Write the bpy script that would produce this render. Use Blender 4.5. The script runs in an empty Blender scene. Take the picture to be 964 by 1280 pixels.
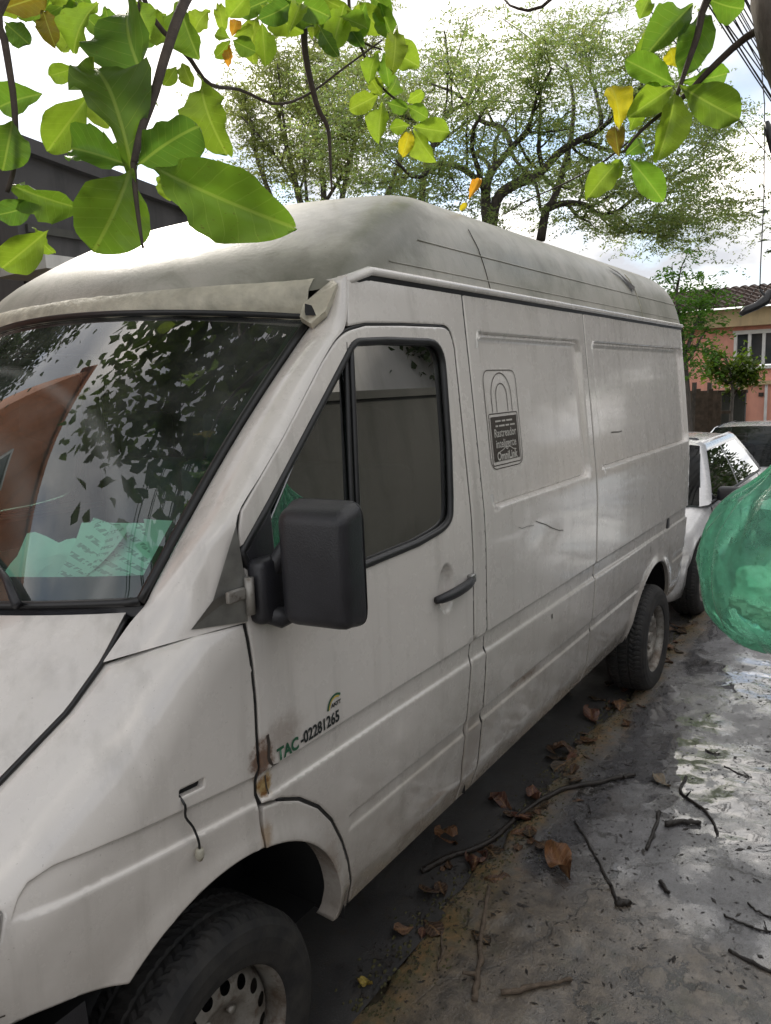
import bpy, bmesh, math, random
import numpy as np
from mathutils import Vector, Matrix, Quaternion, noise as mnoise
from mathutils.geometry import delaunay_2d_cdt
rnd = random.Random(7)
S = bpy.context.scene
COL = S.collection

# ------------------------------------------------------------------ camera
CAM = np.array([-1.098, -2.117, 1.850])
RC = np.array([[0.5504814535548048, -0.8340670518545846, -0.0360877029303756],
               [-0.1531920864632637, -0.05842461331864464, -0.9864678145806881],
               [0.8206718917674842, 0.5485605869629796, -0.15993413798689188]])
FPX = 975.0
cd = bpy.data.cameras.new('camera'); co = bpy.data.objects.new('camera', cd); COL.objects.link(co)
cd.sensor_fit = 'HORIZONTAL'; cd.sensor_width = 36.0; cd.lens = FPX / 964 * 36.0
cd.clip_start = 0.05; cd.clip_end = 2000
m = Matrix.Identity(4)
for i in range(3):
    m[i][0] = RC[0][i]; m[i][1] = -RC[1][i]; m[i][2] = -RC[2][i]; m[i][3] = CAM[i]
co.matrix_world = m
S.camera = co

# ------------------------------------------------------------------ sky, sun, exposure
SUN = Vector((0.50, 0.80, 0.62)).normalized()
w = bpy.data.worlds.new('World'); S.world = w; w.use_nodes = True
nt = w.node_tree; nt.nodes.clear()
def wn(t, **k):
    n = nt.nodes.new(t)
    for a, b in k.items(): setattr(n, a, b)
    return n
out = wn('ShaderNodeOutputWorld'); bg = wn('ShaderNodeBackground'); bg.inputs['Strength'].default_value = 0.12
sky = wn('ShaderNodeTexSky', sky_type='NISHITA', sun_disc=False)
sky.sun_elevation = math.asin(SUN.z); sky.sun_rotation = math.atan2(SUN.x, SUN.y)
sky.air_density = 1.0; sky.dust_density = .5; sky.ozone_density = 2.0
tc = wn('ShaderNodeTexCoord')
sep = wn('ShaderNodeSeparateXYZ'); nt.links.new(tc.outputs['Generated'], sep.inputs[0])
zz = wn('ShaderNodeMath', operation='MAXIMUM'); nt.links.new(sep.outputs['Z'], zz.inputs[0]); zz.inputs[1].default_value = 0.0
za = wn('ShaderNodeMath', operation='ADD'); nt.links.new(zz.outputs[0], za.inputs[0]); za.inputs[1].default_value = 0.38
dv = wn('ShaderNodeVectorMath', operation='DIVIDE'); nt.links.new(tc.outputs['Generated'], dv.inputs[0])
cb = wn('ShaderNodeCombineXYZ')
for i in range(3): nt.links.new(za.outputs[0], cb.inputs[i])
nt.links.new(cb.outputs[0], dv.inputs[1])
nz = wn('ShaderNodeTexNoise'); nz.inputs['Scale'].default_value = 1.9; nz.inputs['Detail'].default_value = 7; nz.inputs['Roughness'].default_value = 0.58
nz.inputs['Distortion'].default_value = 0.4
mp = wn('ShaderNodeMapping'); mp.inputs['Location'].default_value = (19.48, 1.54, 0.0)
nt.links.new(dv.outputs[0], mp.inputs[0]); nt.links.new(mp.outputs[0], nz.inputs['Vector'])
rp = wn('ShaderNodeValToRGB'); rp.color_ramp.elements[0].position = 0.33; rp.color_ramp.elements[1].position = 0.53
nt.links.new(nz.outputs['Fac'], rp.inputs[0])
nz2 = wn('ShaderNodeTexNoise'); nz2.inputs['Scale'].default_value = 2.6; nz2.inputs['Detail'].default_value = 6
nt.links.new(mp.outputs[0], nz2.inputs['Vector'])
cr = wn('ShaderNodeValToRGB'); ce = cr.color_ramp.elements
ce[0].color = (2.2, 2.25, 2.4, 1); ce[0].position = 0.36
ce[1].color = (7.4, 6.9, 6.4, 1); ce[1].position = 0.68
q_ = ce.new(0.50); q_.color = (3.6, 3.55, 3.5, 1)
nt.links.new(nz2.outputs['Fac'], cr.inputs[0])
sk2 = wn('ShaderNodeMix', data_type='RGBA', blend_type='MULTIPLY'); sk2.inputs['Factor'].default_value = 1.0; sk2.inputs['B'].default_value = (.62, .62, .62, 1)
nt.links.new(sky.outputs[0], sk2.inputs['A'])
mx = wn('ShaderNodeMix', data_type='RGBA'); nt.links.new(rp.outputs[0], mx.inputs['Factor'])
nt.links.new(sk2.outputs['Result'], mx.inputs['A']); nt.links.new(cr.outputs[0], mx.inputs['B'])
nt.links.new(mx.outputs['Result'], bg.inputs['Color']); nt.links.new(bg.outputs[0], out.inputs[0])

sl = bpy.data.lights.new('sun', 'SUN'); sl.energy = 1.3; sl.angle = math.radians(12); sl.color = (1.0, 0.93, 0.82)
so = bpy.data.objects.new('sun', sl); COL.objects.link(so); so.rotation_mode = 'QUATERNION'
so.rotation_quaternion = SUN.to_track_quat('Z', 'Y')
S.view_settings.view_transform = 'Standard'; S.view_settings.look = 'None'
S.view_settings.exposure = 1.55; S.view_settings.gamma = 1.0; S.view_settings.use_curve_mapping = False
S.render.engine = 'CYCLES'
S.cycles.use_denoising = True
S.cycles.max_bounces = 10; S.cycles.transparent_max_bounces = 24; S.cycles.diffuse_bounces = 4
S.cycles.caustics_reflective = False; S.cycles.caustics_refractive = False
S.cycles.sample_clamp_indirect = 6.0

# ------------------------------------------------------------------ helpers
def ray(u, v): return RC.T @ np.array([u - 482.0, v - 640.0, FPX])
def pix(u, v, D): return Vector(CAM + ray(u, v) * (D / FPX))          # point at depth D
def gp(u, v, z=0.0):
    d = ray(u, v); return Vector(CAM + d * ((z - CAM[2]) / d[2]))
def onx(u, v, x):
    d = ray(u, v); return Vector(CAM + d * ((x - CAM[0]) / d[0]))
def ony(u, v, y):
    d = ray(u, v); return Vector(CAM + d * ((y - CAM[1]) / d[1]))

def mesh(name, verts, faces, mat=None, smooth=True, normals=None):
    me = bpy.data.meshes.new(name)
    me.from_pydata([tuple(v) for v in verts], [], [tuple(f) for f in faces])
    me.validate(); me.update()
    if smooth: me.polygons.foreach_set('use_smooth', [True] * len(me.polygons))
    if normals is not None and len(me.vertices) == len(normals):
        me.normals_split_custom_set_from_vertices([tuple(n) for n in normals])
    for mm in (mat if isinstance(mat, (list, tuple)) else [mat]):
        if mm: me.materials.append(mm)
    return me
def obj(name, me, parent=None, loc=None, label=None, cat=None, group=None, kind=None):
    o = bpy.data.objects.new(name, me); COL.objects.link(o)
    if parent: o.parent = parent
    if loc is not None: o.location = loc
    if label: o['label'] = label
    if cat: o['category'] = cat
    if group: o['group'] = group
    if kind: o['kind'] = kind
    return o
def empty(name, loc, label, cat, group=None, kind=None):
    o = obj(name, None, None, loc, label, cat, group, kind); o.empty_display_size = 0.1
    return o
class MB:
    def __init__(s): s.v = []; s.f = []
    def add(s, vs, fs):
        b = len(s.v); s.v += [tuple(p) for p in vs]; s.f += [tuple(i + b for i in f) for f in fs]; return s
    def box(s, c, d, rz=0, M=None):
        x, y, z = d[0] / 2, d[1] / 2, d[2] / 2
        ps = [Vector((a, b, e)) for e in (-z, z) for a, b in ((-x, -y), (x, -y), (x, y), (-x, y))]
        R = M or Matrix.Rotation(rz, 3, 'Z')
        return s.add([R @ p + Vector(c) for p in ps], [(3, 2, 1, 0), (4, 5, 6, 7), (0, 1, 5, 4), (1, 2, 6, 5), (2, 3, 7, 6), (3, 0, 4, 7)])
    def bbox(s, c, d, r, n=3):
        """box with rounded edges (superellipsoid style grid)"""
        bm = bmesh.new(); bmesh.ops.create_cube(bm, size=1)
        for v in bm.verts: v.co = Vector((v.co.x * d[0], v.co.y * d[1], v.co.z * d[2]))
        bmesh.ops.bevel(bm, geom=list(bm.edges), offset=r, segments=n, affect='EDGES', profile=0.5)
        bm.verts.index_update()
        s.add([v.co + Vector(c) for v in bm.verts], [[v.index for v in f.verts] for f in bm.faces]); bm.free(); return s
    def tube(s, pts, rad, n=8, cap=True):
        pts = [Vector(p) for p in pts]; k = len(pts)
        if not isinstance(rad, (list, tuple)): rad = [rad] * k
        b = len(s.v); up = None
        for i, p in enumerate(pts):
            t = (pts[min(i + 1, k - 1)] - pts[max(i - 1, 0)])
            if t.length < 1e-9: t = Vector((0, 0, 1))
            t.normalize()
            if up is None:
                up = Vector((0, 0, 1)) if abs(t.z) < .9 else Vector((1, 0, 0))
            a = t.cross(up)
            if a.length < 1e-6: a = t.orthogonal()
            a.normalize(); c = a.cross(t).normalized(); up = c
            for j in range(n):
                th = 2 * math.pi * j / n
                s.v.append(tuple(p + (a * math.cos(th) + c * math.sin(th)) * rad[i]))
        for i in range(k - 1):
            for j in range(n):
                j2 = (j + 1) % n
                s.f.append((b + i * n + j, b + i * n + j2, b + (i + 1) * n + j2, b + (i + 1) * n + j))
        if cap:
            s.f.append(tuple(b + j for j in range(n))[::-1]); s.f.append(tuple(b + (k - 1) * n + j for j in range(n)))
        return s
    def lathe(s, prof, c, axis='y', n=40, sgn=1):
        """prof list of (r, h) ; axis y"""
        b = len(s.v)
        for r, h in prof:
            for j in range(n):
                th = 2 * math.pi * j / n
                s.v.append((c[0] + r * math.cos(th), c[1] + h * sgn, c[2] + r * math.sin(th)))
        for i in range(len(prof) - 1):
            for j in range(n):
                j2 = (j + 1) % n
                q = (b + i * n + j, b + i * n + j2, b + (i + 1) * n + j2, b + (i + 1) * n + j)
                s.f.append(q if sgn > 0 else q[::-1])
        return s
    def grid(s, P):
        """P[i][j] points"""
        b = len(s.v); a = len(P); c = len(P[0])
        for r in P:
            for p in r: s.v.append(tuple(p))
        for i in range(a - 1):
            for j in range(c - 1):
                s.f.append((b + i * c + j, b + i * c + j + 1, b + (i + 1) * c + j + 1, b + (i + 1) * c + j))
        return s
    def me(s, name, mat=None, smooth=True): return mesh(name, s.v, s.f, mat, smooth)
    def obj(s, name, mat=None, parent=None, smooth=True, **k): return obj(name, s.me(name, mat, smooth), parent, **k)
def autosmooth(o, ang=35):
    me = o.data; bm = bmesh.new(); bm.from_mesh(me)
    a = math.radians(ang)
    for e in bm.edges:
        e.smooth = not (len(e.link_faces) == 2 and e.calc_face_angle(0) > a)
    bm.to_mesh(me); bm.free(); return o
def interp(x, xs, ys): return float(np.interp(x, xs, ys))
def spline(pts, n):
    """Catmull-Rom through pts, n samples"""
    P = [Vector(p) for p in pts]; k = len(P); o = []
    for i in range(n):
        t = i / (n - 1) * (k - 1); a = min(int(t), k - 2); f = t - a
        p0, p1, p2, p3 = P[max(a - 1, 0)], P[a], P[a + 1], P[min(a + 2, k - 1)]
        o.append(0.5 * ((2 * p1) + (p2 - p0) * f + (2 * p0 - 5 * p1 + 4 * p2 - p3) * f * f + (3 * p1 - p0 - 3 * p2 + p3) * f ** 3))
    return o

# ------------------------------------------------------------------ materials
class NT:
    def __init__(s, name):
        s.m = bpy.data.materials.new(name); s.m.use_nodes = True; s.t = s.m.node_tree
        s.b = s.t.nodes['Principled BSDF']; s.o = s.t.nodes['Material Output']
    def n(s, t, **k):
        q = s.t.nodes.new(t)
        for a, b in k.items(): setattr(q, a, b)
        return q
    def l(s, a, b): s.t.links.new(a, b)
    def co(s, kind='Object'):
        if not hasattr(s, '_tc'): s._tc = s.n('ShaderNodeTexCoord')
        return s._tc.outputs[kind]
    def pos(s):
        if not hasattr(s, '_geo'): s._geo = s.n('ShaderNodeNewGeometry')
        return s._geo.outputs['Position']
    def noise(s, scale, detail=4, rough=.55, vec=None, out='Fac', dist=0):
        q = s.n('ShaderNodeTexNoise'); q.inputs['Scale'].default_value = scale; q.inputs['Detail'].default_value = detail
        q.inputs['Roughness'].default_value = rough; q.inputs['Distortion'].default_value = dist
        s.l(vec if vec is not None else s.co(), q.inputs['Vector']); return q.outputs[out]
    def ramp(s, fac, stops):
        q = s.n('ShaderNodeValToRGB'); e = q.color_ramp.elements
        while len(e) < len(stops): e.new(0.5)
        for i, (p, c) in enumerate(stops):
            e[i].position = p; e[i].color = (c, c, c, 1) if isinstance(c, (int, float)) else (*c, 1)
        s.l(fac, q.inputs[0]); return q.outputs[0]
    def mix(s, f, a, b, mode='MIX'):
        q = s.n('ShaderNodeMix', data_type='RGBA', blend_type=mode)
        for v, k in ((f, 'Factor'), (a, 'A'), (b, 'B')):
            if isinstance(v, (int, float)):
                q.inputs[k].default_value = v if k == 'Factor' else (v, v, v, 1)
            elif isinstance(v, tuple): q.inputs[k].default_value = (*v, 1)
            else: s.l(v, q.inputs[k])
        return q.outputs['Result']
    def math(s, op, a, b=None, c=None, clamp=False):
        q = s.n('ShaderNodeMath', operation=op, use_clamp=clamp)
        for i, v in enumerate((a, b, c)):
            if v is None: continue
            if isinstance(v, (int, float)): q.inputs[i].default_value = v
            else: s.l(v, q.inputs[i])
        return q.outputs[0]
    def mapr(s, v, a, b, c=0, d=1):
        q = s.n('ShaderNodeMapRange'); q.clamp = True; q.interpolation_type = 'SMOOTHSTEP'
        s.l(v, q.inputs[0])
        for i, x in enumerate((a, b, c, d)): q.inputs[i + 1].default_value = x
        return q.outputs[0]
    def mapping(s, vec, sc=(1, 1, 1), loc=(0, 0, 0), rot=(0, 0, 0)):
        q = s.n('ShaderNodeMapping'); s.l(vec, q.inputs[0]); q.inputs['Scale'].default_value = sc; q.inputs['Location'].default_value = loc
        q.inputs['Rotation'].default_value = rot; return q.outputs[0]
    def xyz(s, vec):
        q = s.n('ShaderNodeSeparateXYZ'); s.l(vec, q.inputs[0]); return q.outputs
    def bump(s, h, st=.3, dist=.01):
        q = s.n('ShaderNodeBump'); q.inputs['Strength'].default_value = st; q.inputs['Distance'].default_value = dist
        s.l(h, q.inputs['Height']); s.l(q.outputs[0], s.b.inputs['Normal']); return q
    def set(s, **k):
        for a, v in k.items():
            i = s.b.inputs[a.replace('_', ' ')]
            if isinstance(v, tuple): i.default_value = (*v, 1) if len(v) == 3 else v
            elif isinstance(v, (int, float)): i.default_value = v
            else: s.l(v, i)
        return s
def simple(name, col, rough=.6, var=.15, scale=8, bump=0, metal=0, spec=.5, bscale=None):
    n = NT(name)
    f = n.noise(scale, 5)
    c = n.mix(n.ramp(f, [(.3, 0.0), (.7, 1.0)]), tuple(x * (1 - var) for x in col), tuple(min(1, x * (1 + var)) for x in col))
    n.set(Base_Color=c, Roughness=rough, Metallic=metal); n.b.inputs['Specular IOR Level'].default_value = spec
    if bump: n.bump(n.noise(bscale or scale * 6, 6), bump, .01)
    return n.m

def paint_material(name, base, dirt=1.0, rust=True):
    n = NT(name); p = n.pos(); x, y, z = n.xyz(p)
    # faded paint with chalky patches
    f1 = n.noise(1.3, 5, .6, p); f2 = n.noise(9, 6, .65, p); f3 = n.noise(60, 4, .7, p)
    c = n.mix(n.ramp(f1, [(.35, 0.0), (.65, 1.0)]), base, tuple(b * .90 for b in base))
    # rain streaks: noise stretched down the body
    st = n.noise(1.0, 5, .6, n.mapping(p, (16, 16, 1.1)))
    stm = n.math('MULTIPLY', n.ramp(st, [(.52, 0.0), (.72, 1.0)]), .26 * dirt)
    c = n.mix(stm, c, (.24, .225, .19))
    # road grime low on the body
    low = n.mapr(z, 1.12, .36); lowm = n.math('MULTIPLY', low, n.ramp(f2, [(.25, .25), (.7, 1.0)]))
    lowm = n.math('MULTIPLY', lowm, .80 * dirt)
    c = n.mix(lowm, c, (.17, .13, .095))
    # specks
    sp = n.ramp(n.noise(140, 2, .5, p), [(.72, 0.0), (.78, 1.0)])
    c = n.mix(n.math('MULTIPLY', sp, .30 * dirt), c, (.10, .085, .06))
    rough = n.math('ADD', n.math('MULTIPLY', f2, .22), .16)
    if rust:
        def blob(px, pz, sx, sz, lo, hi):
            dx = n.math('DIVIDE', n.math('SUBTRACT', x, px), sx); dz = n.math('DIVIDE', n.math('SUBTRACT', z, pz), sz)
            d = n.math('SQRT', n.math('ADD', n.math('MULTIPLY', dx, dx), n.math('MULTIPLY', dz, dz)))
            d = n.math('ADD', d, n.math('MULTIPLY', n.math('SUBTRACT', n.noise(38, 6, .7, p), .5), 1.5))
            return n.mapr(d, hi, lo)
        yl = n.mapr(y, -.80, -.86)
        a = n.math('MULTIPLY', blob(.10, 1.03, .05, .06, .35, 1.0), yl)
        c = n.mix(n.math('MULTIPLY', a, .9), c, n.mix(n.noise(55, 4, .6, p), (.035, .014, .008), (.22, .09, .03)))
        b2 = n.math('MULTIPLY', blob(.17, 1.065, .08, .05, .2, 1.3), yl)
        c = n.mix(n.math('MULTIPLY', b2, .42), c, (.16, .09, .055))
        b3 = n.math('MULTIPLY', blob(.115, .962, .028, .034, .55, 1.05), yl)
        c = n.mix(b3, c, n.mix(n.ramp(n.noise(50, 5, .7, p), [(.4, 0.0), (.6, 1.0)]), (.46, .33, .14), (.24, .11, .03)))
        b4 = n.math('MULTIPLY', blob(.10, .84, .03, .05, .1, 1.0), yl)
        c = n.mix(n.math('MULTIPLY', b4, .7), c, (.30, .19, .09))
        b5 = n.math('MULTIPLY', blob(.34, .56, .05, .16, .1, 1.25), yl)
        c = n.mix(n.math('MULTIPLY', b5, .55), c, (.20, .105, .05))
        b6 = n.math('MULTIPLY', blob(1.62, .70, .19, .022, .1, 1.2), yl)
        c = n.mix(n.math('MULTIPLY', b6, .75), c, (.20, .12, .06))
        b7 = n.math('MULTIPLY', blob(4.05, .5, .22, .16, .1, 1.3), yl)
        c = n.mix(n.math('MULTIPLY', b7, .45), c, (.30, .22, .11))
        b8 = n.math('MULTIPLY', blob(1.17, .62, .07, .16, .1, 1.35), yl)
        c = n.mix(n.math('MULTIPLY', b8, .40), c, (.20, .14, .10))
        rough = n.math('ADD', rough, n.math('MULTIPLY', a, .5), clamp=True)
    n.set(Base_Color=c, Roughness=rough, Coat_Weight=.9, Coat_Roughness=.085)
    n.b.inputs['Specular IOR Level'].default_value = .45
    n.bump(n.mix(.5, n.noise(3.2, 2, .4, p), f3), .05, .02)
    return n.m

M = {}
M['paint'] = paint_material('aged_white_paint', (.74, .70, .655))
n = NT('weathered_fibreglass'); p = n.pos(); x, y, z = n.xyz(p)
c = n.mix(n.ramp(n.noise(2.2, 6, .62, p), [(.35, 0.0), (.68, 1.0)]), (.46, .44, .39), (.31, .30, .255))
c = n.mix(n.math('MULTIPLY', n.ramp(n.noise(5.5, 8, .72, p, dist=.6), [(.48, 0.0), (.68, 1.0)]), .60), c, (.19, .195, .15))
c = n.mix(n.math('MULTIPLY', n.ramp(n.noise(120, 3, .6, p), [(.70, 0.0), (.76, 1.0)]), .6), c, (.06, .06, .05))
c = n.mix(n.math('MULTIPLY', n.ramp(n.noise(1.0, 5, .6, n.mapping(p, (14, 14, 1.5))), [(.55, 0.0), (.75, 1.0)]), .3), c, (.17, .165, .13))
ya_ = n.math('ABSOLUTE', y)
t_ = n.math('DIVIDE', n.math('SUBTRACT', z, 2.13), .33); lx = n.math('ADD', n.math('MULTIPLY', t_, .52), .66)
dc = n.math('ABSOLUTE', n.math('SUBTRACT', x, lx)); dc = n.math('ADD', dc, n.math('MULTIPLY', n.math('SUBTRACT', n.noise(6, 6, .7, p), .5), .42))
gm = n.math('MULTIPLY', n.mapr(dc, .26, .03), n.mapr(ya_, .45, .62)); c = n.mix(n.math('MULTIPLY', gm, .72), c, (.115, .115, .085))
n.set(Base_Color=c, Roughness=n.ramp(n.noise(4, 6, .6, p), [(.3, .38), (.7, .60)]), Coat_Weight=.25, Coat_Roughness=.22)
n.bump(n.mix(.35, n.noise(2.6, 2, .4, p), n.noise(90, 3, .6, p)), .12, .02)
M['roof'] = n.m
M['tape'] = simple('peeling_roof_sealant', (.50, .47, .38), .5, .3, 14, .5, bscale=40)
M['plastic'] = simple('sunfaded_black_plastic', (.022, .022, .026), .42, .3, 10, .15, bscale=260)
M['gasket'] = simple('black_rubber_seal', (.012, .012, .013), .38, .3, 20)
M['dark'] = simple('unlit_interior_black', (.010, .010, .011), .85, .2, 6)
M['cabin'] = simple('grey_cabin_trim', (.46, .49, .46), .75, .25, 7, .1)
M['seat'] = simple('dark_seat_fabric', (.035, .036, .042), .9, .3, 30, .2)
M['paper'] = simple('paper_sheet', (.88, .90, .86), .8, .05, 12)
n = NT('worn_tyre_rubber'); p = n.co()
f = n.noise(14, 6, .65, p)
n.set(Base_Color=n.mix(n.ramp(f, [(.4, 0.0), (.7, 1.0)]), (.014, .014, .015), (.040, .037, .034)), Roughness=.75)
n.bump(n.noise(120, 4, .6, p), .2, .004); M['tyre'] = n.m
n = NT('dirty_steel_rim'); p = n.co()
f = n.noise(9, 6, .7, p); g = n.noise(30, 5, .65, p)
c = n.mix(n.ramp(f, [(.42, 0.0), (.66, 1.0)]), (.30, .285, .26), (.11, .085, .065))
c = n.mix(n.math('MULTIPLY', n.ramp(g, [(.55, 0.0), (.66, 1.0)]), .6), c, (.09, .05, .03))
n.set(Base_Color=c, Roughness=.45, Metallic=.35); n.bump(g, .15, .004); M['rim'] = n.m
M['steel'] = simple('bare_steel', (.35, .35, .34), .35, .2, 20, metal=.9)
M['inkdark'] = simple('brown_black_decal_ink', (.055, .045, .038), .5, .2, 30)
M['inkblack'] = simple('black_lettering', (.016, .02, .02), .5, .2, 30)
M['inkgreen'] = simple('green_lettering', (.02, .10, .05), .5, .2, 30)
M['inkyellow'] = simple('yellow_print', (.55, .42, .06), .5, .2, 30)
M['inklight'] = simple('pale_decal_lettering', (.52, .50, .46), .5, .1, 30)

def glass_material(name, tint, rough=.0, dust=.05, ior=1.5, wiper=None, boost=1.0):
    n = NT(name); n.t.nodes.remove(n.b); p = n.pos()
    tr = n.n('ShaderNodeBsdfTransparent'); tr.inputs[0].default_value = (*tint, 1)
    gl = n.n('ShaderNodeBsdfGlossy'); gl.inputs['Roughness'].default_value = rough; gl.inputs['Color'].default_value = (1, 1, 1, 1)
    fr = n.n('ShaderNodeFresnel'); fr.inputs[0].default_value = ior
    fac = n.math('MULTIPLY', fr.outputs[0], boost, clamp=True)
    a = n.n('ShaderNodeMixShader'); n.l(fac, a.inputs[0]); n.l(tr.outputs[0], a.inputs[1]); n.l(gl.outputs[0], a.inputs[2])
    df = n.n('ShaderNodeBsdfDiffuse'); df.inputs[0].default_value = (.55, .56, .54, 1)
    d = n.ramp(n.noise(5, 6, .7, p), [(.40, dust * .15), (.75, dust)])
    if wiper:
        x, y, z = n.xyz(p)
        dy = n.math('SUBTRACT', y, wiper[0]); dz = n.math('SUBTRACT', z, wiper[1])
        r = n.math('SQRT', n.math('ADD', n.math('MULTIPLY', dy, dy), n.math('MULTIPLY', n.math('MULTIPLY', dz, dz), 2.2)))
        r = n.math('ADD', r, n.math('MULTIPLY', n.noise(6, 3, .5, p), .02))
        for r0, wd, am in ((.50, .05, .10), (.66, .06, .07), (.86, .03, .14)):
            k = n.mapr(n.math('ABSOLUTE', n.math('SUBTRACT', r, r0)), wd, 0)
            d = n.math('ADD', d, n.math('MULTIPLY', k, am), clamp=True)
    b = n.n('ShaderNodeMixShader'); n.l(d, b.inputs[0]); n.l(a.outputs[0], b.inputs[1]); n.l(df.outputs[0], b.inputs[2])
    n.l(b.outputs[0], n.o.inputs[0]); return n.m
M['windscreen'] = glass_material('green_tinted_windscreen', (.60, .95, .80), 0, .10, 1.55, wiper=(.12, 1.36), boost=2.1)
M['sideglass'] = glass_material('dark_tinted_side_glass', (.30, .36, .34), 0, .03, 1.5, boost=5.0)
M['carglass'] = glass_material('car_window_glass', (.10, .12, .12), 0, .04, 1.2, boost=1.0)
M['lamp'] = glass_material('headlamp_lens', (.75, .75, .72), .05, .12, 1.5)

# ------------------------------------------------------------------ ground
def gz(x):
    """street level: flat by the van, falling gently beyond it"""
    return 0.0 if x < 5.4 else -min(.06 * (x - 5.4) * min(1, (x - 5.4) / 1.5), .42)
def nz3(x, y, z=0, s=1): return mnoise.noise((x * s, y * s, z * s))
def kerb_y(x): return -.845 + .045 * nz3(x, 0, 3.1, 1.7) + .025 * nz3(x, 0, 7.7, 7) + (.012 * nz3(x, 0, 1.7, 23))

n = NT('wet_asphalt'); p = n.pos(); f = n.noise(2.2, 6, .6, p); g = n.noise(160, 3, .7, p); h = n.noise(24, 6, .65, p)
c = n.mix(n.ramp(f, [(.3, 0.0), (.7, 1.0)]), (.030, .030, .032), (.060, .057, .055))
c = n.mix(n.ramp(g, [(.55, 0.0), (.75, .5)]), c, (.11, .105, .10))
c = n.mix(n.math('MULTIPLY', n.ramp(h, [(.54, 0.0), (.68, 1.0)]), .45), c, (.055, .040, .025))
n.set(Base_Color=c, Roughness=n.ramp(f, [(.35, .30), (.65, .75)])); n.bump(n.mix(.6, g, h), .45, .008); M['asphalt'] = n.m

n = NT('wet_stained_concrete'); p = n.pos(); x, y, z = n.xyz(p)
f = n.noise(1.15, 6, .6, p, dist=.4); g = n.noise(6.5, 8, .68, p); h = n.noise(45, 6, .7, p); k = n.noise(210, 3, .7, p)
c = n.mix(n.ramp(g, [(.30, 0.0), (.70, 1.0)]), (.100, .099, .106), (.250, .245, .256))
c = n.mix(n.math('MULTIPLY', n.ramp(h, [(.52, 0.0), (.66, 1.0)]), .5), c, (.075, .07, .066))
c = n.mix(n.math('MULTIPLY', n.ramp(k, [(.60, 0.0), (.72, 1.0)]), .5), c, (.30, .29, .27))
gr = n.noise(420, 2, .6, p); c = n.mix(n.math('MULTIPLY', n.ramp(gr, [(.50, 0.0), (.62, 1.0)]), .55), c, (.050, .046, .042)); g2 = n.noise(110, 4, .75, p); c = n.mix(n.math('MULTIPLY', n.ramp(g2, [(.56, 0.0), (.64, 1.0)]), .55), c, (.036, .032, .028))
# muddy, mossy ground near the broken slab and along the edge
mud = n.math('ADD', n.math('MULTIPLY', n.math('SUBTRACT', n.noise(2.6, 6, .65, p), .5), 1.1), n.mapr(x, 1.95, .95))
mudm = n.mapr(mud, .38, .80)
c = n.mix(n.math('MULTIPLY', mudm, .85), c, n.mix(n.ramp(n.noise(13, 8, .75, p), [(.38, 0.0), (.62, 1.0)]), (.050, .038, .024), (.205, .160, .108)))
edge = n.mapr(n.math('ADD', y, n.math('MULTIPLY', n.math('SUBTRACT', g, .5), .30)), -1.06, -.90)
mossc = n.mix(n.ramp(n.noise(22, 6, .7, p), [(.36, 0.0), (.64, 1.0)]), (.075, .078, .028), (.25, .145, .058))
edge2 = n.math('MULTIPLY', edge, n.ramp(n.noise(5.5, 6, .7, p), [(.34, .25), (.58, 1.0)])); c = n.mix(n.math('MULTIPLY', edge2, .9), c, mossc)
mo = n.math('MULTIPLY', n.ramp(n.noise(3.4, 6, .65, n.mapping(p, (1, 1, 1), (5, 2, 0))), [(.55, 0.0), (.68, 1.0)]), n.math('ADD', n.math('MULTIPLY', mudm, .6), .08))
c = n.mix(mo, c, (.045, .058, .022))
# cracks
vo = n.n('ShaderNodeTexVoronoi', feature='DISTANCE_TO_EDGE'); vo.inputs['Scale'].default_value = 1.15
wv = n.n('ShaderNodeVectorMath', operation='ADD'); n.l(p, wv.inputs[0])
wn2 = n.noise(3.0, 6, .65, p, out='Color'); ws = n.n('ShaderNodeVectorMath', operation='SCALE'); n.l(wn2, ws.inputs[0]); ws.inputs['Scale'].default_value = .55
n.l(ws.outputs[0], wv.inputs[1]); n.l(wv.outputs[0], vo.inputs['Vector'])
crk = n.mapr(vo.outputs['Distance'], .016, .003)
crk = n.math('MULTIPLY', crk, n.ramp(n.noise(1.7, 3, .5, p), [(.42, 0.0), (.55, 1.0)]))
c = n.mix(n.math('MULTIPLY', crk, .85), c, (.022, .020, .016))
wet = n.ramp(n.noise(1.5, 5, .6, n.mapping(p, (1, 1, 1), (1.2, 6.1, 0))), [(.33, 0.0), (.50, 1.0)])
wet = n.math('MULTIPLY', n.math('MULTIPLY', wet, n.math('SUBTRACT', 1.0, n.math('MULTIPLY', mudm, .55))), n.math('SUBTRACT', 1.0, edge))
pud = n.math('MULTIPLY', n.mapr(n.math('ADD', g, n.math('MULTIPLY', wet, .32)), .66, .74), wet)
c = n.mix(n.math('MULTIPLY', wet, .35), c, n.mix(.5, c, (.02, .02, .022)))
rgh = n.math('SUBTRACT', n.math('ADD', n.math('MULTIPLY', h, .35), .36), n.math('MULTIPLY', wet, .30))
rgh = n.mix(pud, rgh, .05)
n.set(Base_Color=c, Roughness=rgh, Coat_IOR=2.3, Coat_Weight=n.math('ADD', n.math('MULTIPLY', wet, .8), .2), Coat_Roughness=n.math('ADD', n.math('MULTIPLY', n.math('SUBTRACT', 1.0, pud), n.math('ADD', n.math('MULTIPLY', g, .20), .10)), .03))
cb_ = n.n('ShaderNodeBump'); cb_.inputs['Strength'].default_value = .30; cb_.inputs['Distance'].default_value = .006; n.l(n.mix(pud, n.math('ADD', n.math('MULTIPLY', k, .5), g2), .7), cb_.inputs['Height']); n.l(cb_.outputs[0], n.b.inputs['Coat Normal'])
n.b.inputs['Specular IOR Level'].default_value = .55
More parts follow.
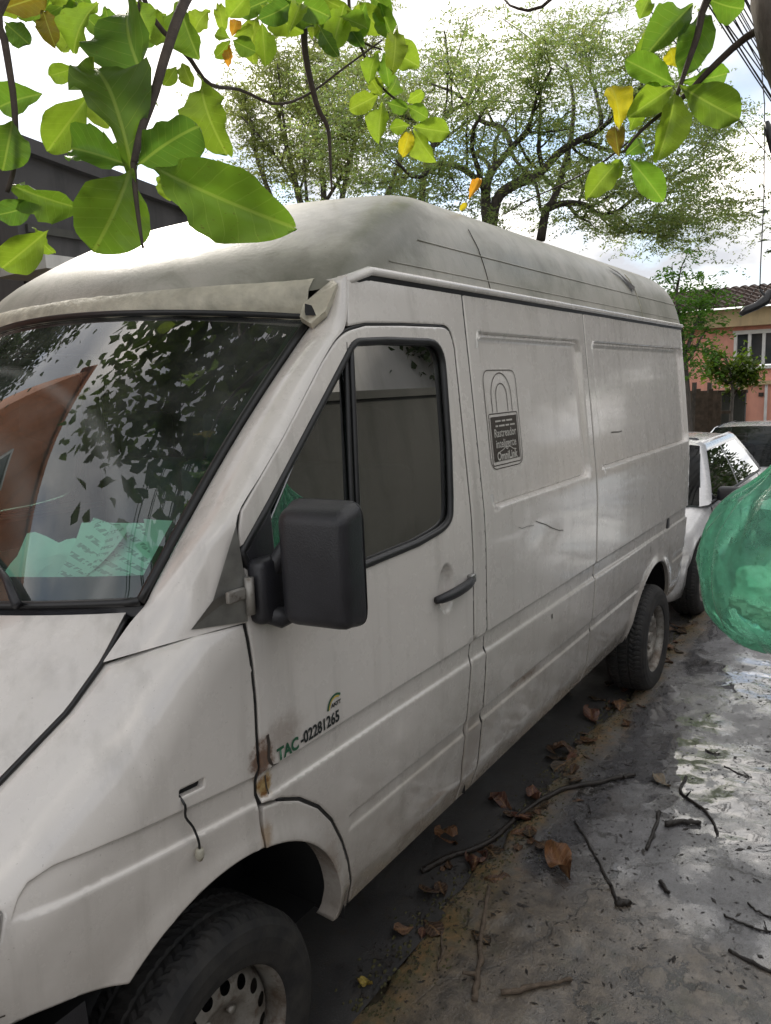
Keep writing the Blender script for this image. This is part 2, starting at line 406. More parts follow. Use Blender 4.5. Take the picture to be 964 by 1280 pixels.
hh = n.math('ADD', n.math('MULTIPLY', h, .5), n.math('ADD', n.math('MULTIPLY', k, .3), n.math('MULTIPLY', g2, .5))); hh = n.math('SUBTRACT', hh, n.math('MULTIPLY', crk, 1.5))
bn = n.bump(n.mix(pud, hh, .45), .55, .012); M['concrete'] = n.m
M['earth'] = simple('earth', (.09, .075, .05), .95, .4, 1.5, .4)

X0 = [-200, -60, -30, -15, -8, -4] + list(np.arange(-2, 16.01, 1.0)) + [20, 26, 34, 50, 90, 200]
b = MB(); b.grid([[(x, y, gz(x) - .05) for y in (-250, -60, -20, -8, -3, 0, 3, 9, 20, 60, 250)] for x in X0])
b.obj('ground', M['earth'], kind='structure')
xs = [-60, -30, -15, -8, -4] + list(np.arange(-2, 16.01, .5)) + [20, 26, 34, 60]
ys = [-.70, -.3, 0, 1, 2, 3, 4, 5.2]
b = MB(); b.grid([[(x, y if j else kerb_y(x) - .02, gz(x) + (0 if j else -.004) + .004 * nz3(x, y, 0, 3)) for j, y in enumerate([0] + ys)] for x in xs])
b.obj('road', M['asphalt'], kind='structure')
# near pavement, broken edge, lower broken slab near the photographer
J0, J1 = gp(642, 1160, .02), gp(962, 1265, .02)
def slab(x, y):
    jx, jy = J1.x - J0.x, J1.y - J0.y; L = math.hypot(jx, jy)
    return ((x - J0.x) * jy - (y - J0.y) * jx) / L + .05 * nz3(x, y, 4, 3) + .018 * nz3(x, y, 9, 14)
sgn0 = 1 if slab(gp(600, 1250).x, gp(600, 1250).y) > 0 else -1
def pz(x, y):
    e = kerb_y(x) - y                      # distance in from the edge
    z = .022 * min(1, max(0, (e + .005) / .07)) ** .6
    z += .007 * nz3(x, y, 0, 1.6) + .0035 * nz3(x, y, 2, 9) + .002 * nz3(x, y, 5, 31)
    if x < 6: z += .012 * min(1, max(0, e - .05) / .4)
    s = slab(x, y) * sgn0
    if x < 3: z -= .020 * min(1, max(0, s) / .03) if s > 0 else 0
    z += (-.010) * math.exp(-((s - .004) / .008) ** 2) * (x < 3)
    return z + gz(x)
gx = np.concatenate([np.arange(-.8, 3.0, .018), np.arange(3.0, 7.0, .04)])
P = []
for x in gx:
    ke = kerb_y(x)
    row = [(x, ke, gz(x) - .03)]
    for j in range(86):
        y = ke - .0005 - 1.75 * (j / 85) ** 1.15
        row.append((x, y, pz(x, y)))
    P.append(row)
b = MB(); b.grid(P)
b.obj('pavement', M['concrete'], kind='structure')
b = MB()
for xr, y0 in ((list(np.arange(-14, -.79, .4)), None), (list(np.arange(7.0, 16.1, .5)) + [20, 26, 34, 60], None)):
    xr = [float(q) for q in xr]
    b.grid([[(x, kerb_y(x) - d, gz(x) + .028 * min(1, d / .07)) for d in (0, .07, .4, 1.0, 1.75)] for x in xr])
b.grid([[(float(x), kerb_y(x) - 1.745 - d, gz(x) + .0335) for d in (0, .4, 1.0, 4.2)] for x in list(np.arange(-14, 16.1, .5)) + [20, 26, 34, 60]])  # outer strip widened out of view to bounce light onto the van side
b.obj('pavement', M['concrete'], kind='structure')

# ------------------------------------------------------------------ the van
van = empty('cargo_van', (0, 0, 0), 'dirty white high-roof cargo van parked at the pavement edge', 'van')
_z = np.linspace(.2, 2.4, 441)
_w = np.interp(_z, [.2, .36, .41, .50, .67, .80, .92, 1.0, 1.3, 1.42, 1.85, 2.14, 2.4], [.80, .862, .884, .915, .936, .949, .957, .962, .963, .958, .918, .889, .86])
_k = np.hanning(13); _k /= _k.sum(); _w = np.convolve(np.pad(_w, 6, mode='edge'), _k, 'valid')
FX = [-.80, -.62, -.50, -.40, -.25, -.17, -.10, -.03, .07, .12]
FZT = [.96, 1.035, 1.09, 1.155, 1.25, 1.325, 1.345, 1.36, 1.36, 1.36]
FWT = [.66, .725, .752, .77, .79, .80, .87, .925, .957, .962]
FPL = [.80, .885, .918, .934, .947, .952, .955, .958, .962, .963]
BUX, BUZ, BLZ = [-.47, -.44, -.385, -.285, .088, 5], [.977, 1.021, 1.038, 1.036, 1.002, 1.0], [.975, .972, .968, .960, .931, .924]
def sst(a, b, x):
    t = np.clip((x - a) / (b - a), 0, 1); return t * t * (3 - 2 * t)
def rrect(x, z, x0, x1, z0, z1, r):
    cx_, cz_ = (x0 + x1) / 2, (z0 + z1) / 2
    qx = np.abs(x - cx_) - (x1 - x0) / 2 + r; qz = np.abs(z - cz_) - (z1 - z0) / 2 + r
    return np.hypot(np.maximum(qx, 0), np.maximum(qz, 0)) + np.minimum(np.maximum(qx, qz), 0) - r
P1 = (1.312, 2.316, 1.412, 2.022, .055); P2 = (2.468, 4.205, 1.422, 2.022, .055)
def vnoise(x, z):
    return (np.sin(x * 5.1 + 1.3 * np.sin(z * 4.0)) * np.sin(z * 6.3 + x * 1.7) + .6 * np.sin(x * 11.0 + z * 3.0) * np.sin(z * 9.0 - x * 4.0))
def disp(x, z):
    d = 0 * x
    up, lo = np.interp(x, BUX, BUZ), np.interp(x, BUX, BLZ)
    band = sst(up + .002, up - .007, z) * sst(lo - .006, lo + .009, z) * (x > -.475)
    d = d + .013 * band * np.minimum(1, np.maximum(.0, (x + .475) / .05))
    lg = sst(.722, .714, z) * sst(.668, .682, z) * (((x > .44) & (x < 1.112)) | ((x > 1.13) & (x < 3.16)) | ((x > 3.94) & (x < 4.25)))
    d = d + .009 * lg
    for q in (P1, P2):
        sd = rrect(x, z, *q); wd = .016 + .026 * sst(q[3] - .06, q[3] - .02, z)
        d = d + .020 * sst(0, 1, -sd / wd) + .011 * np.exp(-((sd + .011) / .0045) ** 2)
    e = np.hypot((x - .957) / .054, (z - 1.222) / .082)
    d = d + .026 * sst(1, .62, e)
    d = d + .0006 * vnoise(x, z)
    d = d + .004 * np.exp(-(((x - 1.75) / .16) ** 2 + ((z - 1.25) / .05) ** 2)) + .003 * np.exp(-(((x - .6) / .12) ** 2 + ((z - .85) / .08) ** 2))
    return d
def sideW(x, z, feat=True):
    x = np.asarray(x, float); z = np.asarray(z, float)
    w = np.interp(z, _z, _w)
    pl = np.interp(x, FX, FPL); w = np.where(x < .12, w * pl / .963, w)
    zt, wt = np.interp(x, FX, FZT), np.interp(x, FX, FWT)
    h = .05 + .17 * np.clip((.05 - x) / .25, 0, 1)
    t = np.clip((z - (zt - h)) / h, 0, 1)
    roll = (1 - np.sqrt(1 - (.94 * t) ** 2)) / (1 - math.sqrt(1 - .94 ** 2))
    w = np.where(x < .12, w - (w - wt) * roll * (z < 1.45), w)
    xr = 4.20; c = np.clip((x - xr) / .10, 0, 1); w = w - .10 * (1 - np.sqrt(np.maximum(0, 1 - .97 * c * c)))
    if feat: w = w - disp(x, z)
    # flare lip round the wheel openings
    for ax, az, r in ((.0, .415, .415), (3.50, .35, .415)):
        dd = np.hypot(x - ax, z - az); w = w + .012 * np.exp(-((dd - r) / .035) ** 2)
    return w

def inside(poly, pts):
    x, z = pts[:, 0], pts[:, 1]; r = np.zeros(len(pts), bool); q = np.array(poly); k = len(q); j = k - 1
    for i in range(k):
        a, c = q[i], q[j]
        cond = ((a[1] > z) != (c[1] > z))
        with np.errstate(divide='ignore', invalid='ignore'):
            xi = (c[0] - a[0]) * (z - a[1]) / (c[1] - a[1] + 1e-15) + a[0]
        r ^= cond & (x < xi); j = i
    return r
def area(p): return .5 * sum(p[i][0] * p[(i + 1) % len(p)][1] - p[(i + 1) % len(p)][0] * p[i][1] for i in range(len(p)))
def fillet(poly):
    o = []; k = len(poly)
    for i, v in enumerate(poly):
        r = v[2] if len(v) > 2 else 0
        c = Vector(v[:2])
        if not r: o.append(tuple(c)); continue
        a = Vector(poly[i - 1][:2]); b_ = Vector(poly[(i + 1) % k][:2])
        da, db = (a - c), (b_ - c); la, lb = min(r, da.length * .48), min(r, db.length * .48)
        p0, p2 = c + da.normalized() * la, c + db.normalized() * lb
        for s in range(7):
            t = s / 6; o.append(tuple((1 - t) ** 2 * p0 + 2 * t * (1 - t) * c + t * t * p2))
    return o
def resample(poly, st):
    o = []; k = len(poly)
    for i in range(k):
        a, c = Vector(poly[i]), Vector(poly[(i + 1) % k]); m_ = max(1, int(math.ceil((c - a).length / st)))
        if (c - a).length < 1e-6: continue
        for s in range(m_): o.append(tuple(a.lerp(c, s / m_)))
    return o
def offset(poly, d):
    """inset a CCW polygon by d"""
    o = []; k = len(poly)
    for i in range(k):
        a, b_, c = Vector(poly[i - 1]), Vector(poly[i]), Vector(poly[(i + 1) % k])
        e1, e2 = (b_ - a), (c - b_)
        if e1.length < 1e-9 or e2.length < 1e-9: o.append(tuple(b_)); continue
        e1.normalize(); e2.normalize(); n1 = Vector((-e1.y, e1.x)); n2 = Vector((-e2.y, e2.x)); q = n1 + n2
        if q.length < .2: q = n1
        q.normalize(); f = min(2.0, 1 / max(.35, q.dot(n1)))
        o.append(tuple(b_ + q * d * f))
    return o
def cdt(outer, holes, extra, grid, lines=()):
    loops = [outer] + holes; V, E_ = [], []
    for lp in loops:
        b0 = len(V); V += [Vector(p[:2]) for p in lp]; E_ += [(b0 + i, b0 + (i + 1) % len(lp)) for i in range(len(lp))]
    nl = len(V)
    q = np.array(outer); x0, z0 = q.min(0); x1, z1 = q.max(0)
    gx_, gz_ = np.meshgrid(np.arange(x0 + grid / 2, x1, grid), np.arange(z0 + grid / 2, z1, grid))
    gx_[::2] += grid / 2
    pts = np.stack([gx_.ravel(), gz_.ravel()], 1)
    if len(extra):
        ex = np.array([p[:2] for p in extra]); pts = np.concatenate([pts, ex])
    ok = inside(outer, pts)
    for h in holes: ok &= ~inside(h, pts)
    pts = pts[ok]
    bd = np.array([tuple(v) for v in V]); keep = np.ones(len(pts), bool)
    for s in range(0, len(pts), 2000):
        dd = ((pts[s:s + 2000, None] - bd[None]) ** 2).sum(2).min(1); keep[s:s + 2000] = dd > .0035 ** 2
    pts = pts[keep]
    V += [Vector(p) for p in pts]
    for ln in lines:
        q = np.array([p[:2] for p in ln]); ok = inside(outer, q)
        for h in holes: ok &= ~inside(h, q)
        dd = np.sqrt(((q[:, None] - bd[None]) ** 2).sum(2).min(1)); ok &= dd > .004
        last = None
        for i in range(len(q)):
            if not ok[i]: last = None; continue
            V.append(Vector(q[i])); j = len(V) - 1
            if last is not None: E_.append((last, j))
            last = j
    r = delaunay_2d_cdt(V, E_, [], 0, 1e-6)
    vo, fo = r[0], r[2]
    A = np.array([tuple(v) for v in vo]); T = np.array([f for f in fo if len(f) == 3])
    cen = A[T].mean(1); ok = inside(outer, cen)
    for h in holes: ok &= ~inside(h, cen)
    T = T[ok]
    a, b_, c = A[T[:, 0]], A[T[:, 1]], A[T[:, 2]]
    cr_ = (b_[:, 0] - a[:, 0]) * (c[:, 1] - a[:, 1]) - (b_[:, 1] - a[:, 1]) * (c[:, 0] - a[:, 0])
    T[cr_ < 0] = T[cr_ < 0][:, ::-1]; T = T[np.abs(cr_) > 1e-10]
    return A, T
def lines_extra(x0, x1, step=.03):
    ls = []; X = np.arange(x0, x1, step)
    up, lo = np.interp(X, BUX, BUZ), np.interp(X, BUX, BLZ)
    for d in (.006, .002, -.0025, -.007, -.012): ls.append(list(zip(X, up + d)))
    for d in (.016, .009, .002, -.006, -.012): ls.append([(x, z) for x, z in zip(X, lo + d)])
    for z in (.728, .722, .718, .714, .708, .690, .682, .675, .668, .660): ls.append([(x, z) for x in X])
    return ls
def rect_extra(q, step=.02):
    ex = []
    for k in (-.005, 0, .005, .010, .015, .022, .032, .044):
        x0, x1, z0, z1, r = q; r = max(.008, r - k)
        base = fillet([(x0 + k, z0 + k, r * 1.6), (x1 - k, z0 + k, r * 1.6), (x1 - k, z1 - k, r * 1.6), (x0 + k, z1 - k, r * 1.6)])
        rs_ = resample(base, step); ex.append(rs_ + [rs_[0]])
    return ex
def panel(name, outer, mat, parent, holes=(), grid=.035, extra=(), lines=(), flange=.022, inset=.0028, fn=sideW, edge=.003, **kw):
    outer = resample(fillet(outer), .02)
    if area(outer) < 0: outer = outer[::-1]
    outer = offset(outer, inset)
    hs = []
    for h in holes:
        h = resample(fillet(h), .015)
        if area(h) < 0: h = h[::-1]
        hs.append(h)
    ex = list(extra) + offset(outer, .006)
    for h in hs: ex += offset(h, -.006)
    A, T = cdt(outer, hs, ex, grid, lines)
    def ev(x, z): return fn(x, z)
    e = 1e-3
    w0 = ev(A[:, 0], A[:, 1])
    wx = (ev(A[:, 0] + e, A[:, 1]) - ev(A[:, 0] - e, A[:, 1])) / (2 * e); wz = (ev(A[:, 0], A[:, 1] + e) - ev(A[:, 0], A[:, 1] - e)) / (2 * e)
    nr = np.stack([-wx, -np.ones_like(wx), -wz], 1)
    w0 = w0.copy()
    key = {(round(p[0], 6), round(p[1], 6)): i for i, p in enumerate(A)}
    verts = None; loops3 = []
    for li, lp in enumerate([outer] + hs):
        sg = 1 if li == 0 else -1; idx = []
        k = len(lp)
        for i, p in enumerate(lp):
            a, c = Vector(lp[i - 1]), Vector(lp[(i + 1) % k]); t = (c - a)
            nn = Vector((t.y, -t.x)).normalized() * sg if t.length > 1e-9 else Vector((0, 1))
            j = key.get((round(p[0], 6), round(p[1], 6)))
            if j is not None:
                w0[j] -= edge; nr[j] = nr[j] / np.linalg.norm(nr[j]) * .75 + np.array([nn.x, 0, nn.y]) * .65
            idx.append((p, nn, j))
        loops3.append((idx, sg))
    verts = np.stack([A[:, 0], -w0, A[:, 1]], 1).tolist(); norms = nr.tolist(); faces = T.tolist()
    if flange:
        for idx, sg in loops3:
            b0 = len(verts); k = len(idx)
            for p, nn, j in idx:
                wv_ = w0[j] if j is not None else float(ev(np.array(p[0]), np.array(p[1]))) - edge
                verts.append([p[0], -wv_, p[1]]); norms.append([nn.x, -.05, nn.y])
                verts.append([p[0] - nn.x * .003, -(wv_ - flange), p[1] - nn.y * .003]); norms.append([nn.x, 0, nn.y])
            for i in range(k):
                a, c = b0 + 2 * i, b0 + 2 * ((i + 1) % k)
                f = [a, a + 1, c + 1, c]
                faces.append(f if sg > 0 else f[::-1])
    norms = [tuple(np.array(q) / max(1e-9, np.linalg.norm(q))) for q in norms]
    return obj(name, mesh(name, verts, faces, mat, True, norms), parent, **kw)
def sp(x, z, off=0.0, feat=True):
    """3D point on the near side of the body, off metres proud of it"""
    return Vector((x, -(float(sideW(x, z, feat)) + off), z))

ARC = lambda cx_, cz_, r, a0, a1, n_=28: [(cx_ + r * math.cos(math.radians(a0 + (a1 - a0) * i / (n_ - 1))), cz_ + r * math.sin(math.radians(a0 + (a1 - a0) * i / (n_ - 1)))) for i in range(n_)]
# --- front door
DOOR_FRONT = [(.093, .925), (.091, 1.0), (.092, 1.10), (.094, 1.17), (.090, 1.26), (.080, 1.36), (.092, 1.46), (.086, 1.545, .03), (.105, 1.598), (.27, 1.742), (.45, 1.914), (.545, 1.990, .09), (.66, 2.012), (.85, 2.020), (1.125, 2.026, .05), (1.146, 1.96), (1.143, 1.43), (1.136, 1.02), (1.122, .93), (1.111, .72), (1.106, .56), (1.118, .402)]
FLARE_TOP = [(.488, .402), (.478, .44), (.468, .50), (.445, .58), (.410, .66), (.36, .748), (.302, .816), (.226, .876), (.154, .910)]
WIN = [(.597, 1.966, .03), (.75, 1.974), (1.066, 1.977, .085), (1.044, 1.66), (1.020, 1.50), (1.000, 1.415, .12), (.80, 1.394), (.50, 1.386), (.25, 1.398), (.11, 1.462, .02), (.092, 1.508), (.197, 1.600)]
door = panel('front_door', DOOR_FRONT + FLARE_TOP, M['paint'], van, holes=[WIN], grid=.03, lines=lines_extra(.1, 1.12), extra=[(.957 + a * .05 * math.cos(t), 1.222 + a * .078 * math.sin(t)) for a in (.4, .55, .7, .85, 1.0, 1.1) for t in np.arange(0, 6.28, .25)], label='driver door with rust at its lower front edge')
# --- flare behind the front wheel opening
fl = [(.098, .920), (.154, .906)] + FLARE_TOP[::-1][1:] + [(.345, .402)] + ARC(.0, .415, .415, -2, 76)[0:]
flare_poly = [(.096, .918)] + [(p[0] - .003, p[1] - .003) for p in FLARE_TOP[::-1]] + [(.40, .405)] + ARC(.0, .415, .412, 3, 77, 20)
panel('arch_flare', flare_poly, M['paint'], van, grid=.022, extra=[(.415 * math.cos(t) * k, .415 + .415 * math.sin(t) * k) for k in (1.03, 1.06, 1.1) for t in np.arange(.05, 1.4, .06)], flange=.06)
# --- front wing
MARK = [(-.133, 1.050, .004), (-.070, 1.046, .004), (-.067, 1.064, .004), (-.131, 1.067, .004)]
wing = [(.088, .915), (.086, 1.0), (.087, 1.10), (.089, 1.17), (.085, 1.26), (.074, 1.357), (-.03, 1.357), (-.10, 1.342), (-.17, 1.318), (-.25, 1.246), (-.40, 1.150), (-.50, 1.086), (-.595, 1.042), (-.475, .995, .01), (-.505, .92), (-.545, .85), (-.565, .805), (-.457, .786), (-.375, .766), (-.300, .738, .01), (-.278, .728)] + ARC(.0, .415, .415, 131, 77, 22)
panel('front_wing', wing, M['paint'], van, holes=[MARK], grid=.028, lines=lines_extra(-.47, .085, .02), flange=.03, label='front wing with a missing side lamp and a hanging wire')
# --- body frame round the door (roof side and pillar)
frame = [(.60, 2.136), (1.235, 2.142), (1.238, 1.42), (1.235, .402), (1.121, .402), (1.109, .56), (1.114, .72), (1.125, .93), (1.139, 1.02), (1.146, 1.43), (1.149, 1.96), (1.129, 2.029, .05), (.85, 2.023), (.66, 2.015), (.575, 2.002)]
panel('door_pillar', frame, M['paint'], van, grid=.03, lines=lines_extra(1.115, 1.235, .02), label='body frame above and behind the front door')
panel('side_panel', [(1.238, .402), (2.38, .400), (2.380, 1.4), (2.380, 2.142), (1.238, 2.142)], M['paint'], van, grid=.035, lines=lines_extra(1.245, 2.38) + rect_extra(P1), label='front load-bay panel with the padlock sticker')
panel('side_panel', [(2.383, .400), (3.08, .398)] + ARC(3.50, .35, .412, 173, 10, 40) + [(3.93, .415), (4.15, .425), (4.285, .50, .1), (4.297, .9), (4.297, 2.142), (2.383, 2.142)], M['paint'], van, grid=.04, lines=lines_extra(2.39, 4.28) + rect_extra(P2, .025), extra=[(3.5 + .412 * k * math.cos(t), .35 + .412 * k * math.sin(t)) for k in (1.03, 1.07, 1.12) for t in np.arange(.2, 3, .07)], label='rear quarter panel round the rear wheel')

def gap_seal(pts, parent, off=-.009, r=.0055):
    b = MB(); b.tube([sp(x, z, off, True) for x, z in resample(pts, .02)[:-1] + [pts[-1]]] if False else [sp(x, z, off) for x, z in pts], r, 5); return b.obj('seal', M['gasket'], parent)
def dense(pts, st=.02):
    o = []
    for a, c in zip(pts[:-1], pts[1:]):
        a, c = Vector(a[:2]), Vector(c[:2]); k = max(1, int((c - a).length / st)); o += [tuple(a.lerp(c, i / k)) for i in range(k)]
    return o + [tuple(pts[-1][:2])]
fd = fillet(DOOR_FRONT)
gap_seal(dense([(p[0] + .0015, p[1]) if p[0] > 1.0 else ((p[0] - .0025, p[1]) if p[1] < 1.95 else (p[0], p[1] + .0015)) for p in fd]), door)
gap_seal(dense([(p[0] - .0015, p[1] - .0015) for p in FLARE_TOP]), door)
gap_seal(dense([(1.2365, .405), (1.2365, 2.138)]), van, -.006, .004); gap_seal(dense([(2.3815, .405), (2.3815, 2.138)]), van, -.006, .004)
# --- windscreen
def wsb(y): t = y / .82; return Vector((-.285 + .215 * t * t, y, 1.398 + .022 * t * t))
def wst(y): t = y / .80; return Vector((.345 + .225 * t * t, y, 2.075 - .045 * t * t))
rows = []
for i in range(25):
    s = i / 24; r = []
    for j in range(49):
        t = -1 + 2 * j / 48; a, c = wsb(.815 * t), wst(.795 * t); q = a.lerp(c, s)
        bul = .035 * math.sin(math.pi * s)
        r.append(q + Vector((-.68, 0, .73)) * bul * (1 - .45 * t * t))
    rows.append(r)
WS = rows
# --- windscreen pillar skin
A_ = [(.080, 1.357), (.088, 1.42), (.086, 1.52), (.094, 1.588), (.18, 1.664), (.27, 1.742), (.36, 1.828), (.45, 1.914), (.515, 1.968), (.56, 1.998), (.585, 2.05), (.60, 2.136)]
B_ = [(-.172, -.802, 1.322), (-.105, -.812, 1.388), (-.045, -.826, 1.440), (.005, -.834, 1.492), (.105, -.834, 1.585), (.205, -.832, 1.680), (.305, -.826, 1.775), (.405, -.819, 1.868), (.470, -.813, 1.930), (.520, -.808, 1.977), (.555, -.803, 2.012), (.585, -.802, 2.050)]
Aa = spline([sp(x - .002, z, 0, False) for x, z in A_], 45); Bb = []
WE = [r[0] for r in WS]
for p in spline(B_, 45):
    q = Vector((interp(p.z, [g.z for g in WE], [g.x for g in WE]), interp(p.z, [g.z for g in WE], [g.y for g in WE]) - .008, p.z)); f = min(1, max(0, (p.z - 1.40) / .04)) * min(1, max(0, (2.06 - p.z) / .04))
    Bb.append(p.lerp(q, f))
rows = []
for a, c in zip(Aa, Bb):
    r = []
    for k in range(9):
        t = k / 8; q = a.lerp(c, t); bul = .030 * math.sin(math.pi * t) ** .8
        r.append(q + Vector((-.55, -.75, .35)).normalized() * bul)
    rows.append(r)
b = MB(); b.grid([r[::-1] for r in rows]); b.grid([[r[0], r[0] + Vector((0, .03, 0))] for r in rows]); b.grid([[r[-1] + Vector((.05, .05, -.06)), r[-1]] for r in rows])
pillar = b.obj('windscreen_pillar', M['paint'], van)
rows = WS
ws = MB().grid([r[::-1] for r in rows]).obj('windscreen', M['windscreen'], van)
loop = rows[0] + [r[-1] for r in rows[1:]] + rows[-1][::-1][1:] + [r[0] for r in rows[::-1][1:-1]]
off = Vector((-.006, 0, .006))
b = MB(); b.tube([p + off for p in loop] + [loop[0] + off], .010, 8); b.obj('seal', M['gasket'], ws)
b = MB(); b.grid([[WS[i][j] + Vector((.004, 0, -.004)) for j in range(49)] for i in (0, 1, 2)])
b.grid([[WS[i][j] + Vector((.004, 0, -.004)) for j in (0, 1)] for i in range(25)]); b.grid([[WS[i][j] + Vector((.004, 0, -.004)) for j in (47, 48)] for i in range(25)])
b.obj('black_border', M['gasket'], ws)
# --- bonnet
def hside(x): return interp(x, FX, FZT), interp(x, FX, FWT)
rows = []
HX = np.linspace(-.905, -.20, 26)
for i, xx in enumerate(HX):
    s = i / 25; r = []
    for j in range(33):
        t = -1 + 2 * j / 32
        xc = -.90 + (.60) * s                 # centre line
        xe = interp(s, [0, .85, 1], [-.60, -.17, -.092])   # at the wing seam
        x = xc + (xe - xc) * abs(t) ** 2.4
        ze, we = hside(min(xe, -.17)); we -= .004; q_ = max(0, (xe + .17) / .078); ze += .075 * q_; we -= .012 * q_
        zc = .955 + (1.385 - .955) * (1 - (1 - s) ** 1.35)
        z = zc + (ze + .002 - zc) * abs(t) ** 2.2
        y = we * t; q = wsb(y) + Vector((-.022, 0, -.012)); k = s ** 2.2 * (1 - abs(t) ** 10)
        r.append((x + (q.x - x) * k, y, z + (q.z - z) * k))
    rows.append(r)
b = MB(); b.grid([r[::-1] for r in rows])
hood = b.obj('bonnet', M['paint'], van); hood_front = rows[0]
for j, e in ((0, -.003), (-1, .003)):
    b = MB(); b.tube([(r[j][0], r[j][1] + e, r[j][2] - .006) for r in rows], .006, 6); b.obj('seam_seal', M['gasket'], hood)
# cowl between bonnet and glass
b = MB(); b.grid([[Vector(rows[-1][j]) + Vector((0, 0, -.008)), Vector(rows[-1][j]).lerp(wsb(.82 * (-1 + 2 * j / 32)), .5) + Vector((0, 0, -.018)), wsb(.82 * (-1 + 2 * j / 32)) + Vector((0, 0, -.004))] for j in range(33)])
b.obj('cowl', M['plastic'], van)
# --- high roof
RZ = [2.150, 2.185, 2.24, 2.31, 2.375, 2.43, 2.475, 2.512, 2.545, 2.565, 2.575]
RW = [.887, .880, .867, .845, .812, .765, .69, .57, .39, .18, .001]
RXC = [.600, .655, .745, .865, .975, 1.085, 1.20, 1.36, 1.55, 1.70, 1.80]
RXM = [.345, .395, .475, .595, .730, .875, 1.03, 1.22, 1.44, 1.64, 1.80]
RXR = [4.300, 4.295, 4.288, 4.27, 4.24, 4.19, 4.11, 3.98, 3.75, 3.5, 3.3]
def roof_ring(h):
    """plan outline of the roof at table position h, from the rear centre along the near side to the front centre"""
    q = lambda T: interp(h, range(11), T)
    z, w_, xc, xm, xr = q(RZ), q(RW), q(RXC), q(RXM), q(RXR)
    k = min(1, w_ / .5); r = .07 * k; rf = (.05 + .05 * min(1, h / 4)) * k; o = []
    for t in np.linspace(0, 1, 8): o.append((xr - .02 * t * t, -(w_ - r) * t, z))
    for a in np.linspace(0, 90, 7)[1:]: o.append((xr - .02 - r + r * math.cos(math.radians(a)), -(w_ - r) - r * math.sin(math.radians(a)), z))
    x0, x1 = xr - .02 - r, xc + rf
    for t in np.linspace(0, 1, 64)[1:]: o.append((x0 + (x1 - x0) * t, -w_, z))
    # rounded corner then the bowed front
    fx = lambda y: xm + (xc - xm) * min(1, abs(y) / max(.02, w_)) ** 2
    yb = -(w_ - rf * .9); A0 = Vector((x1, -w_)); C0 = Vector((fx(w_) - .01, -w_ + .005)); B0 = Vector((fx(yb) + .0, yb))
    for t in np.linspace(0, 1, 11)[1:].tolist():
        p = (1 - t) ** 2 * A0 + 2 * t * (1 - t) * C0 + t * t * B0; o.append((p.x, p.y, z))
    for t in np.linspace(0, 1, 26)[1:]: y = yb * (1 - t); o.append((fx(y), y, z))
    # the front edge of the base sits lower, on the windscreen
    o2 = []
    for x, y, z_ in o:
        f = max(0, 1 - h / 1.5) * min(1, max(0, (.70 - x) / .14)); o2.append(Vector((x, y, z_ - .048 * f)))
    return o2
RH = [0, .3, .65, 1, 1.5, 2, 2.5, 3, 3.5, 4, 4.5, 5, 5.5, 6, 6.5, 7, 7.5, 8, 8.5, 9, 9.5, 10]
rings = [roof_ring(h) for h in RH]
for _it in range(1):
    pass
RB = rings[0]
half = [[rg[i] for rg in rings] for i in range(len(RB))]
b = MB(); b.grid(half); b.grid([[Vector((p.x, -p.y, p.z)) for p in r] for r in half[::-1]])
roof = b.obj('high_roof', M['roof'], van, label='weathered raised fibreglass roof cap')
bm = bmesh.new(); bm.from_mesh(roof.data); bmesh.ops.remove_doubles(bm, verts=bm.verts, dist=.0005); bmesh.ops.recalc_face_normals(bm, faces=bm.faces)
for _it in range(3): bmesh.ops.smooth_vert(bm, verts=[v for v in bm.verts if v.co.z > 2.17], factor=.5, use_axis_x=True, use_axis_y=True, use_axis_z=True)
bm.to_mesh(roof.data); bm.free()
roof.data.polygons.foreach_set('use_smooth', [True] * len(roof.data.polygons))
def roof_pt(x, z):
    """near side roof skin by x and height"""
    best = min((r for r in half if r[0].y < -.8), key=lambda r: abs(r[0].x - x))
    for i in range(len(best) - 1):
        if best[i].z <= z <= best[i + 1].z:
            t = (z - best[i].z) / max(1e-6, best[i + 1].z - best[i].z); q = best[i].lerp(best[i + 1], t); return Vector((x, q.y, z))
    return Vector((x, best[0].y, z))
# gutter rail, dark groove below it
gl_ = [P_ for P_ in RB if P_.y < -.83 and P_.x < 4.27]
b = MB()
b.grid([[p + Vector((0, .004, .020)), p + Vector((0, -.012, .016)), p + Vector((0, -.016, .006)), p + Vector((0, -.012, -.004)), p + Vector((0, .02, -.006))] for p in gl_])
b.obj('gutter_rail', M['paint'], van)
b = MB(); b.grid([[p + Vector((0, -.006, -.005)), p + Vector((0, -.003, -.018)), p + Vector((0, .012, -.024))] for p in gl_ if p.x > .63]); b.obj('gutter_seal', M['gasket'], van)
# roof joints and crease lines
def roof_strip(pts, r, mat, name):
    b = MB(); b.tube([p + Vector((0, -.001, .0)) for p in pts], r, 5); return b.obj(name, mat, roof)
roof_strip([roof_pt(1.455 - .02 * i / 9, 2.165 + .21 * i / 9) for i in range(10)], .0016, M['inkdark'], 'joint')
roof_strip([roof_pt(3.36 - .02 * i / 9, 2.165 + .24 * i / 9) for i in range(10)], .0025, M['tape'], 'joint')
roof_strip([roof_pt(x, 2.285 - .004 * math.sin(x)) for x in np.arange(1.02, 4.2, .06)], .0022, M['roof'], 'crease_rib')
roof_strip([roof_pt(x, 2.196) for x in np.arange(.82, 4.2, .06)], .002, M['roof'], 'crease_rib')
b = MB(); q = [roof_pt(3.02, 2.415), roof_pt(3.16, 2.40), roof_pt(3.33, 2.33), roof_pt(3.27, 2.30), roof_pt(3.16, 2.375)]
b.add([p + Vector((0, -.012, .002)) for p in q], [(0, 1, 2, 3, 4)]); b.obj('lifted_joint_flap', M['inkdark'], roof, smooth=False)
